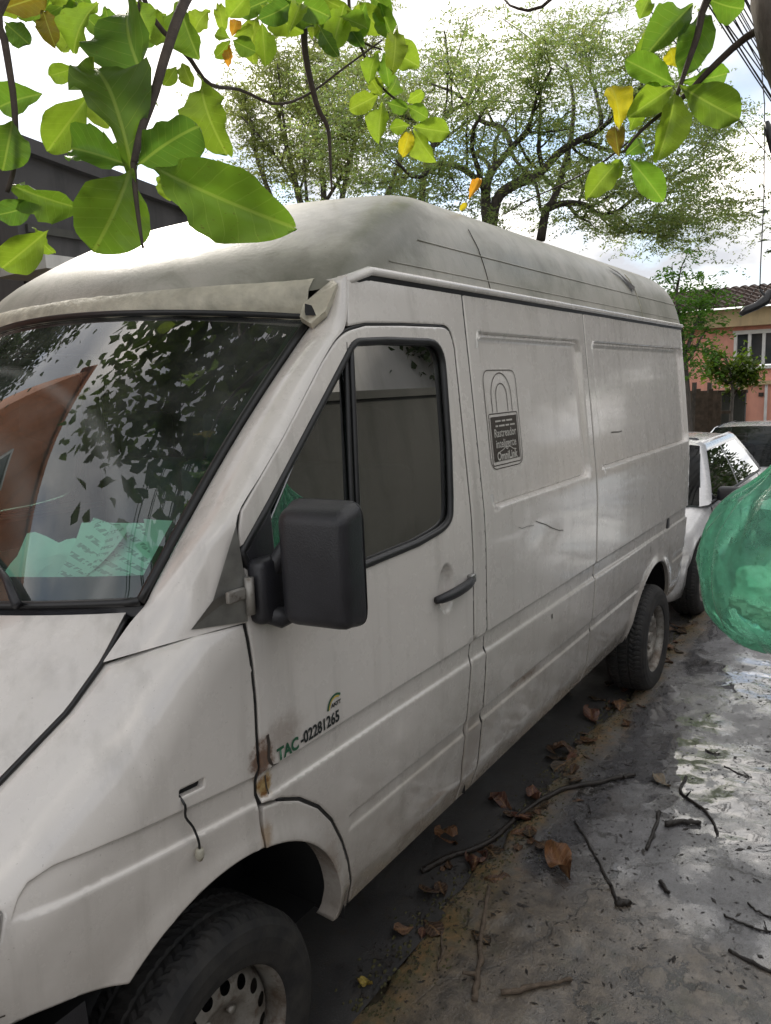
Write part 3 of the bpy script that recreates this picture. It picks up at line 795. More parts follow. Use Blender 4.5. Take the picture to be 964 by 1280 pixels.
# sealant strip above the windscreen
b = MB(); rr_ = []
def ring_at(y, k):
    r = [p for p in rings[k] if p.x < 1.2 and p.y > -.86]; ys_ = [p.y for p in r]
    return Vector((interp(-abs(y), ys_, [p.x for p in r]), y, interp(-abs(y), ys_, [p.z for p in r])))
for i, y in enumerate(np.linspace(-.80, .80, 90)):
    y = float(y); p = wst(max(-.79, min(.79, y))); k = .003 * nz3(y, 0, 1, 14); k2 = .5 + .5 * nz3(y, 0, 2, 6) + .3 * nz3(y, 0, 8, 25)
    a0, a1, a2 = ring_at(y, 0), ring_at(y, 1), ring_at(y, 2); n0 = Vector((-.005 + k * .5, 0, .005))
    rr_.append([p + Vector((-.008, 0, -.004 + k)), p + Vector((-.013, 0, .002 + k)), (p + a0) / 2 + Vector((-.010, 0, .002 + k)), a0 + n0 * .6, a1.lerp(a2, .3 * k2) + n0 * .5, a2.lerp(a1, .4 - .4 * k2) - n0 * .8])
b.grid([r[::-1] for r in rr_]); b.obj('sealant_strip', M['tape'], van, label='cracked sealant strip between windscreen and roof')
# torn corner of the sealant by the pillar
b = MB(); q = [Vector((.545, -.79, 2.055)), Vector((.60, -.845, 2.115)), Vector((.585, -.872, 2.10)), Vector((.535, -.868, 2.03)), Vector((.515, -.835, 2.00)), Vector((.515, -.80, 2.02))]
b.add([p + Vector((-.022, -.012, .012)) for p in q] + [p for p in q], [(5, 4, 3, 2, 1, 0)] + [(i, (i + 1) % 6, 6 + (i + 1) % 6, 6 + i) for i in range(6)]); b.obj('torn_corner', M['tape'], van, smooth=False)
b = MB(); q = Vector((.515, -.812, 2.02)); b.add([q + Vector(p) for p in ((-.028, -.022, .022), (0, -.046, .012), (.02, -.03, .035), (-.005, -.005, .045), (-.035, -.03, .012))], [(4, 1, 0), (0, 1, 2), (0, 2, 3)]); b.obj('hole_dark_patch', M['dark'], van, smooth=False)  # black patch painted as the shade inside a torn gap

# --- door glass, seals, handle
GW = lambda x, z: sideW(x, z, False) - .014
gpoly = [(p[0], p[1]) for p in WIN]
gl = panel('window', [(.50, 1.380), (1.00, 1.388), (1.06, 1.50), (1.072, 1.982), (.58, 1.982), (.545, 1.90)], M['sideglass'], door, grid=.06, flange=0, fn=GW, edge=0)
panel('quarter_window', [(.10, 1.45), (.25, 1.39), (.497, 1.380), (.542, 1.90), (.572, 1.972)], M['sideglass'], door, grid=.06, flange=0, fn=GW, edge=0)
wl = resample(fillet(WIN), .02)
b = MB(); lp = [sp(x, z, -.004, False) for x, z in wl]; b.tube(lp + [lp[0]], .0115, 7, cap=False); b.obj('window_seal', M['gasket'], door)
b = MB(); dl = [sp(.486 + (.562 - .486) * t, 1.388 + .575 * t, -.006, False) for t in np.linspace(0, 1, 12)]
b.tube(dl, .0075, 6); b.tube([p + Vector((.024, 0, 0)) for p in dl], .0095, 6); b.obj('divider_bar', M['gasket'], door)
panel('mirror_sail', [(.094, 1.505), (.197, 1.597), (.190, 1.41), (.16, 1.425), (.112, 1.464)], M['plastic'], door, grid=.03, fn=lambda x, z: sideW(x, z, False) + .004, flange=.02)
b = MB(); hp = [sp(.872 + .232 * t, 1.206 + .012 * t, .008 + .020 * math.sin(math.pi * t) ** .6, False) for t in np.linspace(0, 1, 14)]
b.tube(hp, [.011 + .006 * math.sin(math.pi * t) ** .5 for t in np.linspace(0, 1, 14)], 10)
handle = b.obj('door_handle', M['plastic'], door)
b = MB(); b.bbox(sp(1.105, 1.222, .010, False), (.030, .022, .030), .006); b.obj('lock', M['steel'], handle)
# door trim inside
b = MB(); b.grid([[(x, -(float(sideW(x, z, False)) - .085), z) for z in (.98, 1.1, 1.2, 1.36)] for x in (.14, .5, .9, 1.12)]); b.grid([[(x, -(float(sideW(x, 1.37, False)) - d), 1.375) for d in (.02, .085)] for x in (.12, .5, .9, 1.12)])
b.obj('door_trim', M['cabin'], door)

# --- mirror
mr = obj('side_mirror', None, van); mr.location = (0, 0, 0)
def mirror_housing():
    bm = bmesh.new(); bmesh.ops.create_cube(bm, size=1)
    for v in bm.verts: v.co = Vector((v.co.x * .10, v.co.y * .178, v.co.z * .278))
    bmesh.ops.bevel(bm, geom=[e for e in bm.edges], offset=.036, segments=5, affect='EDGES', profile=.55)
    for v in bm.verts:
        if v.co.x < 0:
            v.co.y *= .93; v.co.z *= .95
        v.co.x -= .018 * (1 - (v.co.z / .14) ** 2)
    me = bpy.data.meshes.new('housing'); bm.to_mesh(me); bm.free(); me.materials.append(M['plastic'])
    me.polygons.foreach_set('use_smooth', [True] * len(me.polygons)); return me
MC = ony(405, 706, -1.10)
ho = obj('housing', mirror_housing(), mr, MC); ho.rotation_euler = (math.radians(1), math.radians(-3), math.radians(10))
b = MB(); jl = []
for t in np.linspace(0, 2 * math.pi, 41):
    c_, s_ = math.cos(t), math.sin(t); jl.append((.018, math.copysign(abs(c_) ** .32, c_) * .0892, math.copysign(abs(s_) ** .22, s_) * .1385))
b.tube(jl, .0016, 5, cap=False); g_ = b.obj('casing_joint', M['gasket'], mr); g_.location = MC; g_.rotation_euler = ho.rotation_euler
b = MB(); b.add([(.051, -.070, -.118), (.051, .070, -.118), (.051, .070, .118), (.051, -.070, .118)], [(0, 1, 2, 3)]); g_ = b.obj('mirror_glass', M['steel'], mr); g_.location = MC; g_.rotation_euler = ho.rotation_euler
b = MB(); a0 = sp(.150, 1.475, .0, False)
b.tube([a0 + Vector((-.02, .0, -.005)), a0 + Vector((.0, -.03, -.008)), MC + Vector((0, .085, .055)), MC + Vector((0, .04, .055))], [.024, .022, .018, .016], 10)
a1 = sp(.12, 1.375, .0, False)
b.tube([a1 + Vector((.0, .0, .0)), a1 + Vector((.03, -.04, -.02)), MC + Vector((0, .08, -.112)), MC + Vector((0, .03, -.108))], [.024, .024, .020, .02], 10)
b.obj('arm', M['plastic'], mr)
b = MB(); c_ = sp(.135, 1.42, .016, False); b.bbox(c_, (.085, .050, .145), .018); b.obj('mirror_base', M['plastic'], mr)
b = MB(); c_ = sp(.075, 1.415, .022, False); b.tube([c_ + Vector((0, 0, -.035)), c_ + Vector((0, 0, .045))], .010, 8); b.bbox(c_ + Vector((-.03, .010, .012)), (.055, .012, .026), .004); b.obj('hinge', M['rim'], mr)
# triangular corner trim between pillar and wing
b = MB(); q = [Vector(Aa[int(44 * .0)]) + Vector((-.005, -.012, .006)), Vector(Aa[5]) + Vector((-.008, -.010, 0)), Vector(Aa[11]) + Vector((-.012, -.012, 0)), Vector(Aa[5]).lerp(Bb[3], .28) + Vector((-.022, -.026, .0)), Vector(Aa[1]).lerp(Bb[1], .42) + Vector((-.02, -.026, .016))]
b.add(q, [(4, 0, 1), (4, 1, 3), (3, 1, 2)]); b.obj('corner_trim', M['steel'], van, smooth=False)

# --- front end (nose, lamps, grille, bumper), mostly out of the picture
def nose(s, z, out_=0.0):
    th = s * math.pi / 2
    x = -.478 - (.43 + out_) * math.sin(th) ** .85 + .20 * (z - .75); y = -(.925 + out_) * max(0, math.cos(th)) ** .62
    return Vector((x, y, z))
b = MB(); SS = np.linspace(.14, 1.86, 61)
def nosef(s, z, o=0): return nose(s, z, o) if s <= 1 else Vector((1, -1, 1)) * nose(2 - s, z, o)
b.grid([[nosef(s, z, -.035) for z in np.linspace(.70, .965, 8)] for s in SS]); b.obj('nose_panel', M['paint'], van)
fl_ = []
for p in hood_front:
    p = Vector(p); s = 2 / math.pi * math.acos(min(1, (abs(p.y) / .895) ** 1.613)); q = nose(max(.10, s), .952, -.030); q = Vector((q.x, q.y if p.y < 0 else -q.y, q.z))
    fl_.append([p, p.lerp(q, .5) + Vector((-.012, 0, -.002)), q])
MB().grid([r[::-1] for r in fl_]).obj('front_lip', M['paint'], van)
for sg in (0, 1):
    b = MB(); P = []
    for i in range(13):
        s = .13 + .42 * i / 12; s = s if sg == 0 else 2 - s
        zt = 1.0 - .02 * (i / 12); zb = .80 + .02 * i / 12
        if i == 0: zb = .93
        if i == 1: zb = .86
        P.append([nosef(s, zb + (zt - zb) * j / 6, .006 + .016 * math.sin(math.pi * j / 6)) for j in range(7)])
    hl = b.grid(P if sg == 0 else P[::-1]).obj('headlamp', M['lamp'], van)
    b = MB(); b.grid([[p + Vector((.05, .03 if sg == 0 else -.03, 0)) for p in r] for r in (P if sg == 0 else P[::-1])]); b.obj('reflector', M['steel'], hl)
    b = MB(); lp = [r[0] for r in P] + P[-1][1:] + [r[-1] for r in P[::-1][1:]] + P[0][::-1][1:]; b.tube(lp, .0035, 6); b.obj('lamp_seal', M['gasket'], hl)
for sg in (-1, 1):
    A1_ = [Vector((x, -float(sideW(x, z, False)) if x > -.58 else -.735, z)) for x, z in ((-.600, 1.040), (-.56, 1.026), (-.515, 1.008), (-.478, .992))]
    B1_ = [nose(s, z, .004) for s, z in ((.56, .985), (.40, .99), (.25, .995), (.13, .985))]
    P = [[Vector((p.x, -sg * p.y, p.z)) for p in (a_, a_.lerp(c_, .5), c_)] for a_, c_ in zip(A1_, B1_)]
    MB().grid(P if sg > 0 else [r[::-1] for r in P]).obj('lamp_surround', M['paint'], van)
for k in range(5):
    b = MB(); z = .80 + .035 * k; b.tube([nosef(s, z, .0) for s in np.linspace(.62, 1.38, 15)], .011, 6); b.obj('grille_slat', M['plastic'], van)
b = MB(); b.grid([[nosef(s, z, .05 - .16 * (z - .55) ** 2 * 4) + Vector((.0, 0, 0)) for z in np.linspace(.33, .775, 10)] for s in np.linspace(0, 2, 61)])
for sg in (-1, 1):
    P = [[Vector((x, sg * (.93 - .06 * (z - .6) ** 2 * 4 + .01), z)) for z in np.linspace(.33, .765, 10)] for x in np.linspace(-.37, -.52, 4)]
    b.grid(P if sg < 0 else P[::-1])
b.obj('front_bumper', M['plastic'], van)
# rear face
b = MB(); b.grid([[(4.30, y, z) for z in (.45, 1.0, 1.5, 2.15)] for y in (-.86, -.3, .3, .86)]); b.obj('rear_doors', M['paint'], van)
b = MB(); b.bbox((4.31, 0, .50), (.14, 1.70, .20), .04); b.obj('rear_bumper', M['paint'], van)
b = MB(); b.bbox((4.295, -.845, .82), (.03, .05, .26), .008); b.obj('tail_lamp', M['inkdark'], van)
b = MB(); b.bbox(sp(3.745, .958, -.004), (.06, .02, .062), .006); b.obj('latch_cap', M['plastic'], van)

# --- inner shell, floor, wheel housings so that nothing shows through the gaps
b = MB()
ZS = [.42, .6, .8, 1.0, 1.3, 1.6, 1.9, 2.16]
for sg in (-1, 1):
    P = [[Vector((x, sg * (float(sideW(x, z, False)) - .035), z)) for z in ZS] for x in (1.15, 2, 2.9)]
    b.grid(P)
    b.grid([[Vector((x, sg * (float(sideW(x, z, False)) - .035), z)) for z in (.80, 1.0, 1.3, 1.6, 1.9, 2.16)] for x in (2.9, 3.5, 4.2)])
    b.grid([[Vector((x, sg * (float(sideW(x, z, False)) - .035), z)) for z in (.42, .6, .80)] for x in (3.95, 4.1, 4.22)])
    b.grid([[Vector((x, sg * (float(sideW(x, z, False)) - .030), z)) for z in (2.03, 2.08, 2.15)] for x in (.62, .9, 1.15)])
b.grid([[(1.16, t * (.92 - .075 * max(0, z - 1.4)), z) for z in (.42, 1.2, 1.7, 2.16)] for t in (-.98, 0, .98)])
b.grid([[(x, y, .40) for y in (-.80, 0, .80)] for x in (-.5, 1, 2.9, 4.25)])
b.grid([[(x, y, 2.14) for y in (-.86, 0, .86)] for x in (1.1, 2.5, 4.2)])
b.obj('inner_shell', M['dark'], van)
for nm, cx_, cz_ in (('front', 0, .415), ('rear', 3.50, .35)):
    for sg in (-1, 1):
        b = MB(); arc = ARC(cx_, cz_, .445, -3 if cx_ < 1 else 6, 183 if cx_ < 1 else 174, 22)
        P = [[Vector((x, sg * y, z)) for x, z in arc] for y in (.90, .72, .52)]
        b.grid(P); b.add([Vector((x, sg * .52, z)) for x, z in arc], [tuple(range(22))]); b.obj('wheel_housing', M['dark'], van)
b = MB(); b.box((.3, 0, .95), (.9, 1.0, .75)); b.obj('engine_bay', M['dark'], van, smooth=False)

# --- cab interior
b = MB(); P = []
for t in np.linspace(-1, 1, 17):
    y = .80 * t; q = wsb(y)
    P.append([q + Vector((.02, 0, -.035)), q + Vector((.18, 0, -.030)), q + Vector((.36, 0, -.030)), q + Vector((.47, 0, -.06)), q + Vector((.50, 0, -.20)), q + Vector((.50, 0, -.42))])
b.grid([r for r in P[::-1]]); b.obj('dashboard', M['cabin'], van)
def seat(y):
    b = MB(); b.bbox((.86, y, .92), (.52, .50, .16), .05); b.bbox((1.08, y, 1.28), (.14, .48, .62), .05); b.bbox((1.10, y, 1.68), (.10, .27, .20), .04); return b.obj('seat', M['seat'], van)
seat(-.52); seat(.05); seat(.55)
b = MB(); cw = Vector((.50, -.48, 1.36)); Rw = Matrix.Rotation(math.radians(-58), 3, 'Y')
b.tube([cw + Rw @ Vector((.19 * math.cos(t), .19 * math.sin(t), 0)) for t in np.linspace(0, 2 * math.pi, 33)], .014, 8, cap=False)
for a in (0.3, 2.8, 4.71): b.tube([cw, cw + Rw @ Vector((.19 * math.cos(a), .19 * math.sin(a), 0))], .016, 6)
b.tube([cw, cw + Rw @ Vector((0, 0, -.25))], .03, 8); b.obj('steering_wheel', M['plastic'], van)

# --- wiper
b = MB(); w0 = ony(38, 747, -.60) + Vector((-.02, 0, .01)); w1 = ony(-60, 640, -.45) + Vector((-.02, 0, .02))
s0 = Vector((wsb(-.58).x - .03, -.58, wsb(-.58).z + .012))
def wsp(y, s): 
    t = y / .80; j = (t + 1) / 2 * 48; j0 = int(max(0, min(47, j))); i = s * 24; i0 = int(min(23, i))
    return WS[i0][j0].lerp(WS[i0][j0 + 1], j - j0).lerp(WS[i0 + 1][j0], i - i0)
nrm = Vector((-.70, 0, .71))
b.tube([s0, wsp(-.50, .06) + nrm * .022, wsp(-.36, .16) + nrm * .018, wsp(-.10, .36) + nrm * .014], [.011, .009, .007, .005], 6)
b.tube([wsp(-.42 + .75 * t, .045 + .60 * t) + nrm * .007 for t in np.linspace(0, 1, 14)], .006, 5)
b.obj('wiper', M['plastic'], van)

# --- wheels
def tyre_mesh(R=.318, Wd=.205, n_=198):
    prof = [(.196, .0), (.203, -.006), (.230, -.012), (.262, -.014), (.288, -.008), (.302, .004), (R - .004, .022), (R, .034), (R, .050), (R, .066), (R - .008, .070), (R - .008, .078), (R, .082), (R, .102)]
    prof = prof + [(r, Wd - h) for r, h in prof[::-1][1:]]
    b = MB(); k = len(prof)
    for i, (r, h) in enumerate(prof):
        for j in range(n_):
            th = 2 * math.pi * (j + (.5 * (i % 3))) / n_; rr2 = r
            if r > R - .006 and r <= R + 1e-6 and (j + i // 2) % 3 == 0: rr2 = r - .0045
            b.v.append((rr2 * math.cos(th), h, rr2 * math.sin(th)))
    for i in range(k - 1):
        for j in range(n_):
            j2 = (j + 1) % n_; b.f.append((i * n_ + j, i * n_ + j2, (i + 1) * n_ + j2, (i + 1) * n_ + j))
    return b.me('tyre', M['tyre'], False)
def rim_mesh():
    outer = [(.186 * math.cos(t), .186 * math.sin(t)) for t in np.linspace(0, 2 * math.pi, 60, endpoint=False)]
    holes = [[(.146 * math.cos(a) + .0165 * math.cos(t), .146 * math.sin(a) + .0165 * math.sin(t)) for t in np.linspace(0, 2 * math.pi, 16, endpoint=False)] for a in np.linspace(0, 2 * math.pi, 16, endpoint=False)]
    ex = [(r * math.cos(t), r * math.sin(t)) for r in (.176, .168, .12, .112, .106, .10, .09, .075, .06, .045, .036, .034, .02) for t in np.linspace(0, 2 * math.pi, 48, endpoint=False)]
    A, T = cdt(outer, holes, ex, .012)
    r = np.hypot(A[:, 0], A[:, 1]); y = np.interp(r, [0, .033, .036, .045, .06, .075, .09, .10, .108, .118, .146, .168, .178, .186], [.026, .028, .050, .060, .062, .060, .050, .040, .031, .027, .034, .044, .058, .075])
    b = MB(); b.add(np.stack([A[:, 0], y, A[:, 1]], 1), [t[::-1] for t in T.tolist()])
    for k in range(6):
        a = k * math.pi / 3; b.tube([(.082 * math.cos(a), .062, .082 * math.sin(a)), (.082 * math.cos(a), .040, .082 * math.sin(a))], .011, 6)
    b.lathe([(.186, .09), (.183, .06), (.184, .035), (.190, .012), (.199, .000), (.206, -.006), (.209, .0), (.205, .012)], (0, 0, 0), n=60)
    b.lathe([(.18, .20), (.182, .075)], (0, 0, 0), n=40)
    return b.me('rim', M['rim'], True)
TY, RM = tyre_mesh(), rim_mesh()
b = MB(); b.lathe([(0.0, .11), (.19, .11)], (0, 0, 0), n=24); HUBB = b.me('brake_disc', M['dark'])
for x, y, z, sg, a in ((0.0, -.895, .322, 1, .2), (3.485, -.955, .306, 1, 1.1), (0.0, .895, .322, -1, .5), (3.485, .955, .306, -1, .9)):
    wh = obj('wheel', None, van); wh.location = (x, y, z); wh.rotation_euler = (0, a, 0) if sg > 0 else (0, a, math.pi)
    obj('tyre', TY, wh); obj('rim', RM, wh); obj('brake_disc', HUBB, wh)

# --- mirror copies of the far side panels
for o in [c for c in van.children if c.name.split('.')[0] in ('front_door', 'arch_flare', 'front_wing', 'door_pillar', 'side_panel', 'windscreen_pillar', 'gutter_rail', 'gutter_seal', 'side_mirror')]:
    c = o.copy(); COL.objects.link(c); c.scale = (1, -1, 1)
    if 'label' in c: del c['label']
    for g_ in o.children:
        d = g_.copy(); COL.objects.link(d); d.parent = c

# --- lettering and stickers
def text_mesh(s, size, bold=0):
    cu = bpy.data.curves.new('lettering', 'FONT'); cu.body = s; cu.size = size; cu.align_x = 'CENTER'; cu.align_y = 'CENTER'; cu.offset = bold; cu.resolution_u = 3
    o = bpy.data.objects.new('tmp', cu); COL.objects.link(o)
    dg = bpy.context.evaluated_depsgraph_get(); me = bpy.data.meshes.new_from_object(o.evaluated_get(dg))
    bpy.data.objects.remove(o); bpy.data.curves.remove(cu); return me
def decal_text(name, s, x, z, size, mat, parent, off=.0022, rot=0, bold=0, sx=1.0):
    me = text_mesh(s, size, bold)
    for v in me.vertices:
        lx, lz = v.co.x * sx, v.co.y; c_, s_ = math.cos(rot), math.sin(rot)
        v.co = sp(x + lx * c_ - lz * s_, z + lx * s_ + lz * c_, off)
    me.materials.clear(); me.materials.append(mat); return obj(name, me, parent)
def decal_poly(name, poly, mat, parent, off=.0018, n_=None):
    A, T = cdt(resample(poly, .02), [], [], .03); me = mesh(name, [sp(p[0], p[1], off) for p in A], T.tolist(), mat); return obj(name, me, parent)
def decal_line(name, pts, wd, mat, parent, off=.0016):
    b = MB(); k = len(pts); P = []
    for i, p in enumerate(pts):
        a, c = Vector(pts[max(0, i - 1)]), Vector(pts[min(k - 1, i + 1)]); t = (c - a).normalized(); q = Vector((-t.y, t.x)) * wd / 2
        P.append([sp(p[0] - q.x, p[1] - q.y, off), sp(p[0] + q.x, p[1] + q.y, off)])
    b.grid(P); return b.obj(name, mat, parent)
sticker = obj('padlock_sticker', None, van, label='brown padlock sticker with white lettering')
XC = 1.492
def rl(x0, x1, z0, z1, r): 
    q = resample(fillet([(x0, z0, r), (x1, z0, r), (x1, z1, r), (x0, z1, r)]), .02); return q + [q[0], q[1]]
decal_line('outline', rl(1.358, 1.628, 1.545, 1.890, .045), .0032, M['inkdark'], sticker)
decal_line('outline', rl(1.374, 1.612, 1.557, 1.738, .01), .0036, M['inkdark'], sticker)
decal_line('shackle', [(XC - .083, 1.742)] + ARC(XC, 1.797, .083, 180, 0, 24) + [(XC + .083, 1.742)], .0036, M['inkdark'], sticker)
decal_line('shackle', [(XC - .046, 1.742)] + ARC(XC, 1.797, .046, 180, 0, 20) + [(XC + .046, 1.742)], .0036, M['inkdark'], sticker)
decal_poly('plate', [(1.386, 1.570), (1.602, 1.570), (1.602, 1.727), (1.386, 1.727)], M['inkdark'], sticker)
decal_text('lettering', 'Rastreador', XC, 1.668, .041, M['inklight'], sticker, .0034, bold=.0006)
decal_text('lettering', 'inteligente', XC, 1.630, .041, M['inklight'], sticker, .0034, bold=.0006)
decal_text('lettering', 'OmniLink', XC, 1.586, .042, M['inklight'], sticker, .0034, bold=.0012)
decal_line('car_outline', [(XC - .06, 1.603), (XC - .03, 1.609), (XC - .005, 1.618), (XC + .03, 1.616), (XC + .055, 1.606), (XC + .08, 1.603)], .003, M['inklight'], sticker, .0034)
for zz_, ws_ in ((1.711, (.045, .030, .05)), (1.694, (.02, .045, .030, .04))):
    xx = XC - .075
    for q in ws_:
        decal_line('small_print', [(xx, zz_), (xx + q, zz_)], .006, M['inklight'], sticker, .0034); xx += q + .009
decal_text('lettering', 'TAC', .183, 1.0225, .042, M['inkgreen'], door, rot=.02, bold=.0016, sx=.92)
decal_text('lettering', '-02281265', .306, 1.027, .042, M['inkblack'], door, rot=.02, bold=.0012, sx=.86)
decal_text('lettering', 'ANTT', .372, 1.064, .015, M['inkblack'], door, rot=.02, bold=.0006)
decal_line('logo_arc', ARC(.372, 1.055, .034, 178, 55, 14), .0055, M['inkgreen'], door, .002)
decal_line('logo_arc', ARC(.372, 1.055, .028, 178, 60, 14), .004, M['inkyellow'], door, .002)
# scratches
def scratch(pts, wd, parent, mat='inkdark'): return decal_line('scratch', pts, wd, M[mat], parent, .0009)
SP_ = [o for o in van.children if o.name.startswith('side_panel')]
scratch([(1.66, 1.318), (1.70, 1.305), (1.76, 1.288), (1.83, 1.262), (1.90, 1.240), (1.95, 1.232)], .0035, SP_[0])
scratch([(1.50, 1.322), (1.53, 1.312), (1.58, 1.312), (1.64, 1.304)], .002, SP_[0])
scratch([(2.70, 1.584), (2.76, 1.582), (2.82, 1.578), (2.87, 1.580)], .006, SP_[1])
scratch([(1.84, .90), (1.845, .88)], .012, SP_[0]); scratch([(3.33, .93), (3.34, .89), (3.345, .86)], .008, SP_[1])
# chip at the front door edge, dark tears
decal_line('torn_metal', [(.118, 1.085), (.121, 1.06), (.117, 1.03), (.128, 1.005), (.150, .998)], .009, M['inkdark'], door, .001)
decal_line('torn_metal', [(.116, .985), (.120, .955), (.124, .935)], .004, M['inkdark'], door, .0012)
# hanging side lamp wire with bulb holder
b = MB(); q = [sp(-.128, 1.052, -.01), sp(-.128, 1.035, .008), sp(-.122, 1.005, .012), sp(-.106, .975, .014), sp(-.101, .945, .014), sp(-.100, .925, .012)]
b.tube(spline(q, 16), .0028, 6); wr_ = b.obj('lamp_wire', M['gasket'], van)
b = MB(); b.tube([sp(-.100, .926, .012), sp(-.100, .912, .012), sp(-.100, .900, .012)], [.008, .010, .006], 8); b.obj('bulb_holder', M['tape'], wr_)
b = MB(); b.grid([[Vector((x, -(float(sideW(x, z, False)) - .020), z)) for z in (1.035, 1.08)] for x in (-.16, -.04)]); b.obj('lamp_hole_backing', M['dark'], van)  # black sheet behind the opening paints its inside as shade
decal_line('wing_crack', [(-.60, .84), (-.56, .832), (-.50, .822)], .003, M['inkdark'], van, .001)

# --- papers on the dashboard (loose things)
def sheet(name, c, sx_, sy_, rz, tilt, label, curl=.01, crumple=0):
    b = MB(); R_ = Matrix.Rotation(rz, 3, 'Z') @ Matrix.Rotation(tilt, 3, 'Y'); P = []
    for i in range(9):
        r = []
        for j in range(9):
            u_, v_ = i / 8 - .5, j / 8 - .5
            z = curl * (u_ * u_ * 4 + .5 * v_) + crumple * nz3(u_, v_, c[1], 4)
            r.append(Vector(c) + R_ @ Vector((u_ * sx_, v_ * sy_, z)))
        P.append(r)
    return b.grid(P).obj(name, M['print' if name == 'printed_sheet' else 'paper'], label=label, cat='paper')
n = NT('printed_page'); g = n.co('Generated'); X_, Y_, Z_ = n.xyz(g)
ln = n.math('GREATER_THAN', n.math('FRACT', n.math('MULTIPLY', X_, 13)), .55)
wd = n.math('GREATER_THAN', n.noise(26, 1, .5, n.mapping(g, (.5, 1, 1))), .47)
inn = n.math('MULTIPLY', n.mapr(Y_, .08, .10), n.mapr(Y_, .92, .90))
n.set(Base_Color=n.mix(n.math('MULTIPLY', n.math('MULTIPLY', ln, wd), n.math('MULTIPLY', inn, .55)), (.88, .90, .86), (.14, .15, .14)), Roughness=.8); M['print'] = n.m
sheet('printed_sheet', (.05, -.62, 1.465), .24, .30, .5, -.50, 'printed paper sheet lying open on the van dashboard, nearest the pillar', .02)
sheet('printed_sheet', (.03, -.48, 1.470), .20, .22, -.3, -.62, 'smaller folded printed sheet behind the larger one on the dashboard', .015)
sheet('crumpled_paper', (-.06, -.44, 1.440), .22, .24, .2, -.45, 'crumpled white paper on the dashboard beside the wiper', .02, .05)
sheet('crumpled_paper', (.14, -.72, 1.45), .17, .16, 1.2, -.4, 'rolled pale paper in the dashboard corner by the pillar', .07)

# ------------------------------------------------------------------ foliage tools
def leaf_material(name, c0, c1, trans=.35, rough=.45, objcol=False, back=None):
    n = NT(name); p = n.co()
    if objcol:
        oi = n.n('ShaderNodeObjectInfo'); col = oi.outputs['Color']
        X_, Y_, Z_ = n.xyz(p)
        ax = n.math('ABSOLUTE', X_)
        mid = n.mapr(ax, .035, .012)
        sv = n.math('FRACT', n.math('SUBTRACT', n.math('MULTIPLY', Y_, 9.0), n.math('MULTIPLY', ax, 4.2)))
        sv = n.mapr(n.math('ABSOLUTE', n.math('SUBTRACT', sv, .5)), .05, .01)
        v = n.math('MAXIMUM', mid, n.math('MULTIPLY', sv, .45))
        pt = n.ramp(n.noise(5, 5, .6, p), [(.35, 0.0), (.7, 1.0)])
        c = n.mix(n.math('MULTIPLY', pt, .55), col, n.mix(.5, col, (.09, .13, .01))); br = n.math('MULTIPLY', n.ramp(n.noise(2.2, 4, .6, n.mapping(p, (1, 1, 1), (3, 1, 0))), [(.58, 0.0), (.72, 1.0)]), n.mapr(ax, .18, .42)); c = n.mix(n.math('MULTIPLY', br, .7), c, (.20, .12, .03))
        c = n.mix(n.math('MULTIPLY', v, .55), c, n.mix(.5, col, (.42, .50, .16)))
        spots = n.ramp(n.noise(22, 3, .6, p), [(.66, 0.0), (.71, 1.0)])
        c = n.mix(n.math('MULTIPLY', spots, .6), c, (.10, .07, .02))
        n.bump(n.math('MULTIPLY', v, -1), .35, .01)
    else:
        f = n.noise(.9, 3, .6, n.pos()); f2 = n.noise(14, 2, .6, n.pos())
        c = n.mix(n.ramp(n.math('ADD', n.math('MULTIPLY', f, .5), n.math('MULTIPLY', f2, .5)), [(.35, 0.0), (.65, 1.0)]), c0, c1)
    n.set(Base_Color=c, Roughness=rough); n.b.inputs['Specular IOR Level'].default_value = .4
    tl = n.n('ShaderNodeBsdfTranslucent'); n.l(n.mix(.5, c, n.mix(1.0, c, (1.9, 2.0, .55), 'MULTIPLY')), tl.inputs[0])
    ms = n.n('ShaderNodeMixShader'); ms.inputs[0].default_value = trans
    n.l(n.b.outputs[0], ms.inputs[1]); n.l(tl.outputs[0], ms.inputs[2]); n.l(ms.outputs[0], n.o.inputs[0]); return n.m
M['leaf_near'] = leaf_material('broad_leaf', None, None, .62, .34, True)
M['leaf_crown'] = leaf_material('crown_leaves', (.045, .085, .012), (.10, .15, .022), .45)
M['leaf_far'] = leaf_material('feathery_grey_green_leaves', (.125, .185, .085), (.23, .30, .145), .6)
M['leaf_far2'] = leaf_material('olive_far_leaves', (.14, .175, .08), (.26, .285, .13), .6)
M['leaf_bright'] = leaf_material('bright_fern_leaves', (.07, .17, .03), (.14, .27, .05), .5)
M['leaf_dark'] = leaf_material('dark_street_tree_leaves', (.020, .045, .012), (.050, .080, .018), .3)
n = NT('dark_bark'); p = n.pos(); f = n.noise(3, 6, .65, n.mapping(p, (6, 6, 1.5))); g = n.noise(40, 5, .6, p)
n.set(Base_Color=n.mix(n.ramp(f, [(.35, 0.0), (.65, 1.0)]), (.022, .018, .015), (.075, .062, .050)), Roughness=.9); n.bump(n.mix(.5, f, g), .6, .02); M['bark'] = n.m
n = NT('grey_bark'); p = n.pos(); f = n.noise(3, 6, .65, n.mapping(p, (6, 6, 1.5)))
n.set(Base_Color=n.mix(n.ramp(f, [(.35, 0.0), (.65, 1.0)]), (.055, .048, .042), (.15, .13, .11)), Roughness=.9); n.bump(f, .5, .02); M['greybark'] = n.m
M['twig'] = simple('twig_bark', (.055, .040, .030), .8, .35, 30, .3)

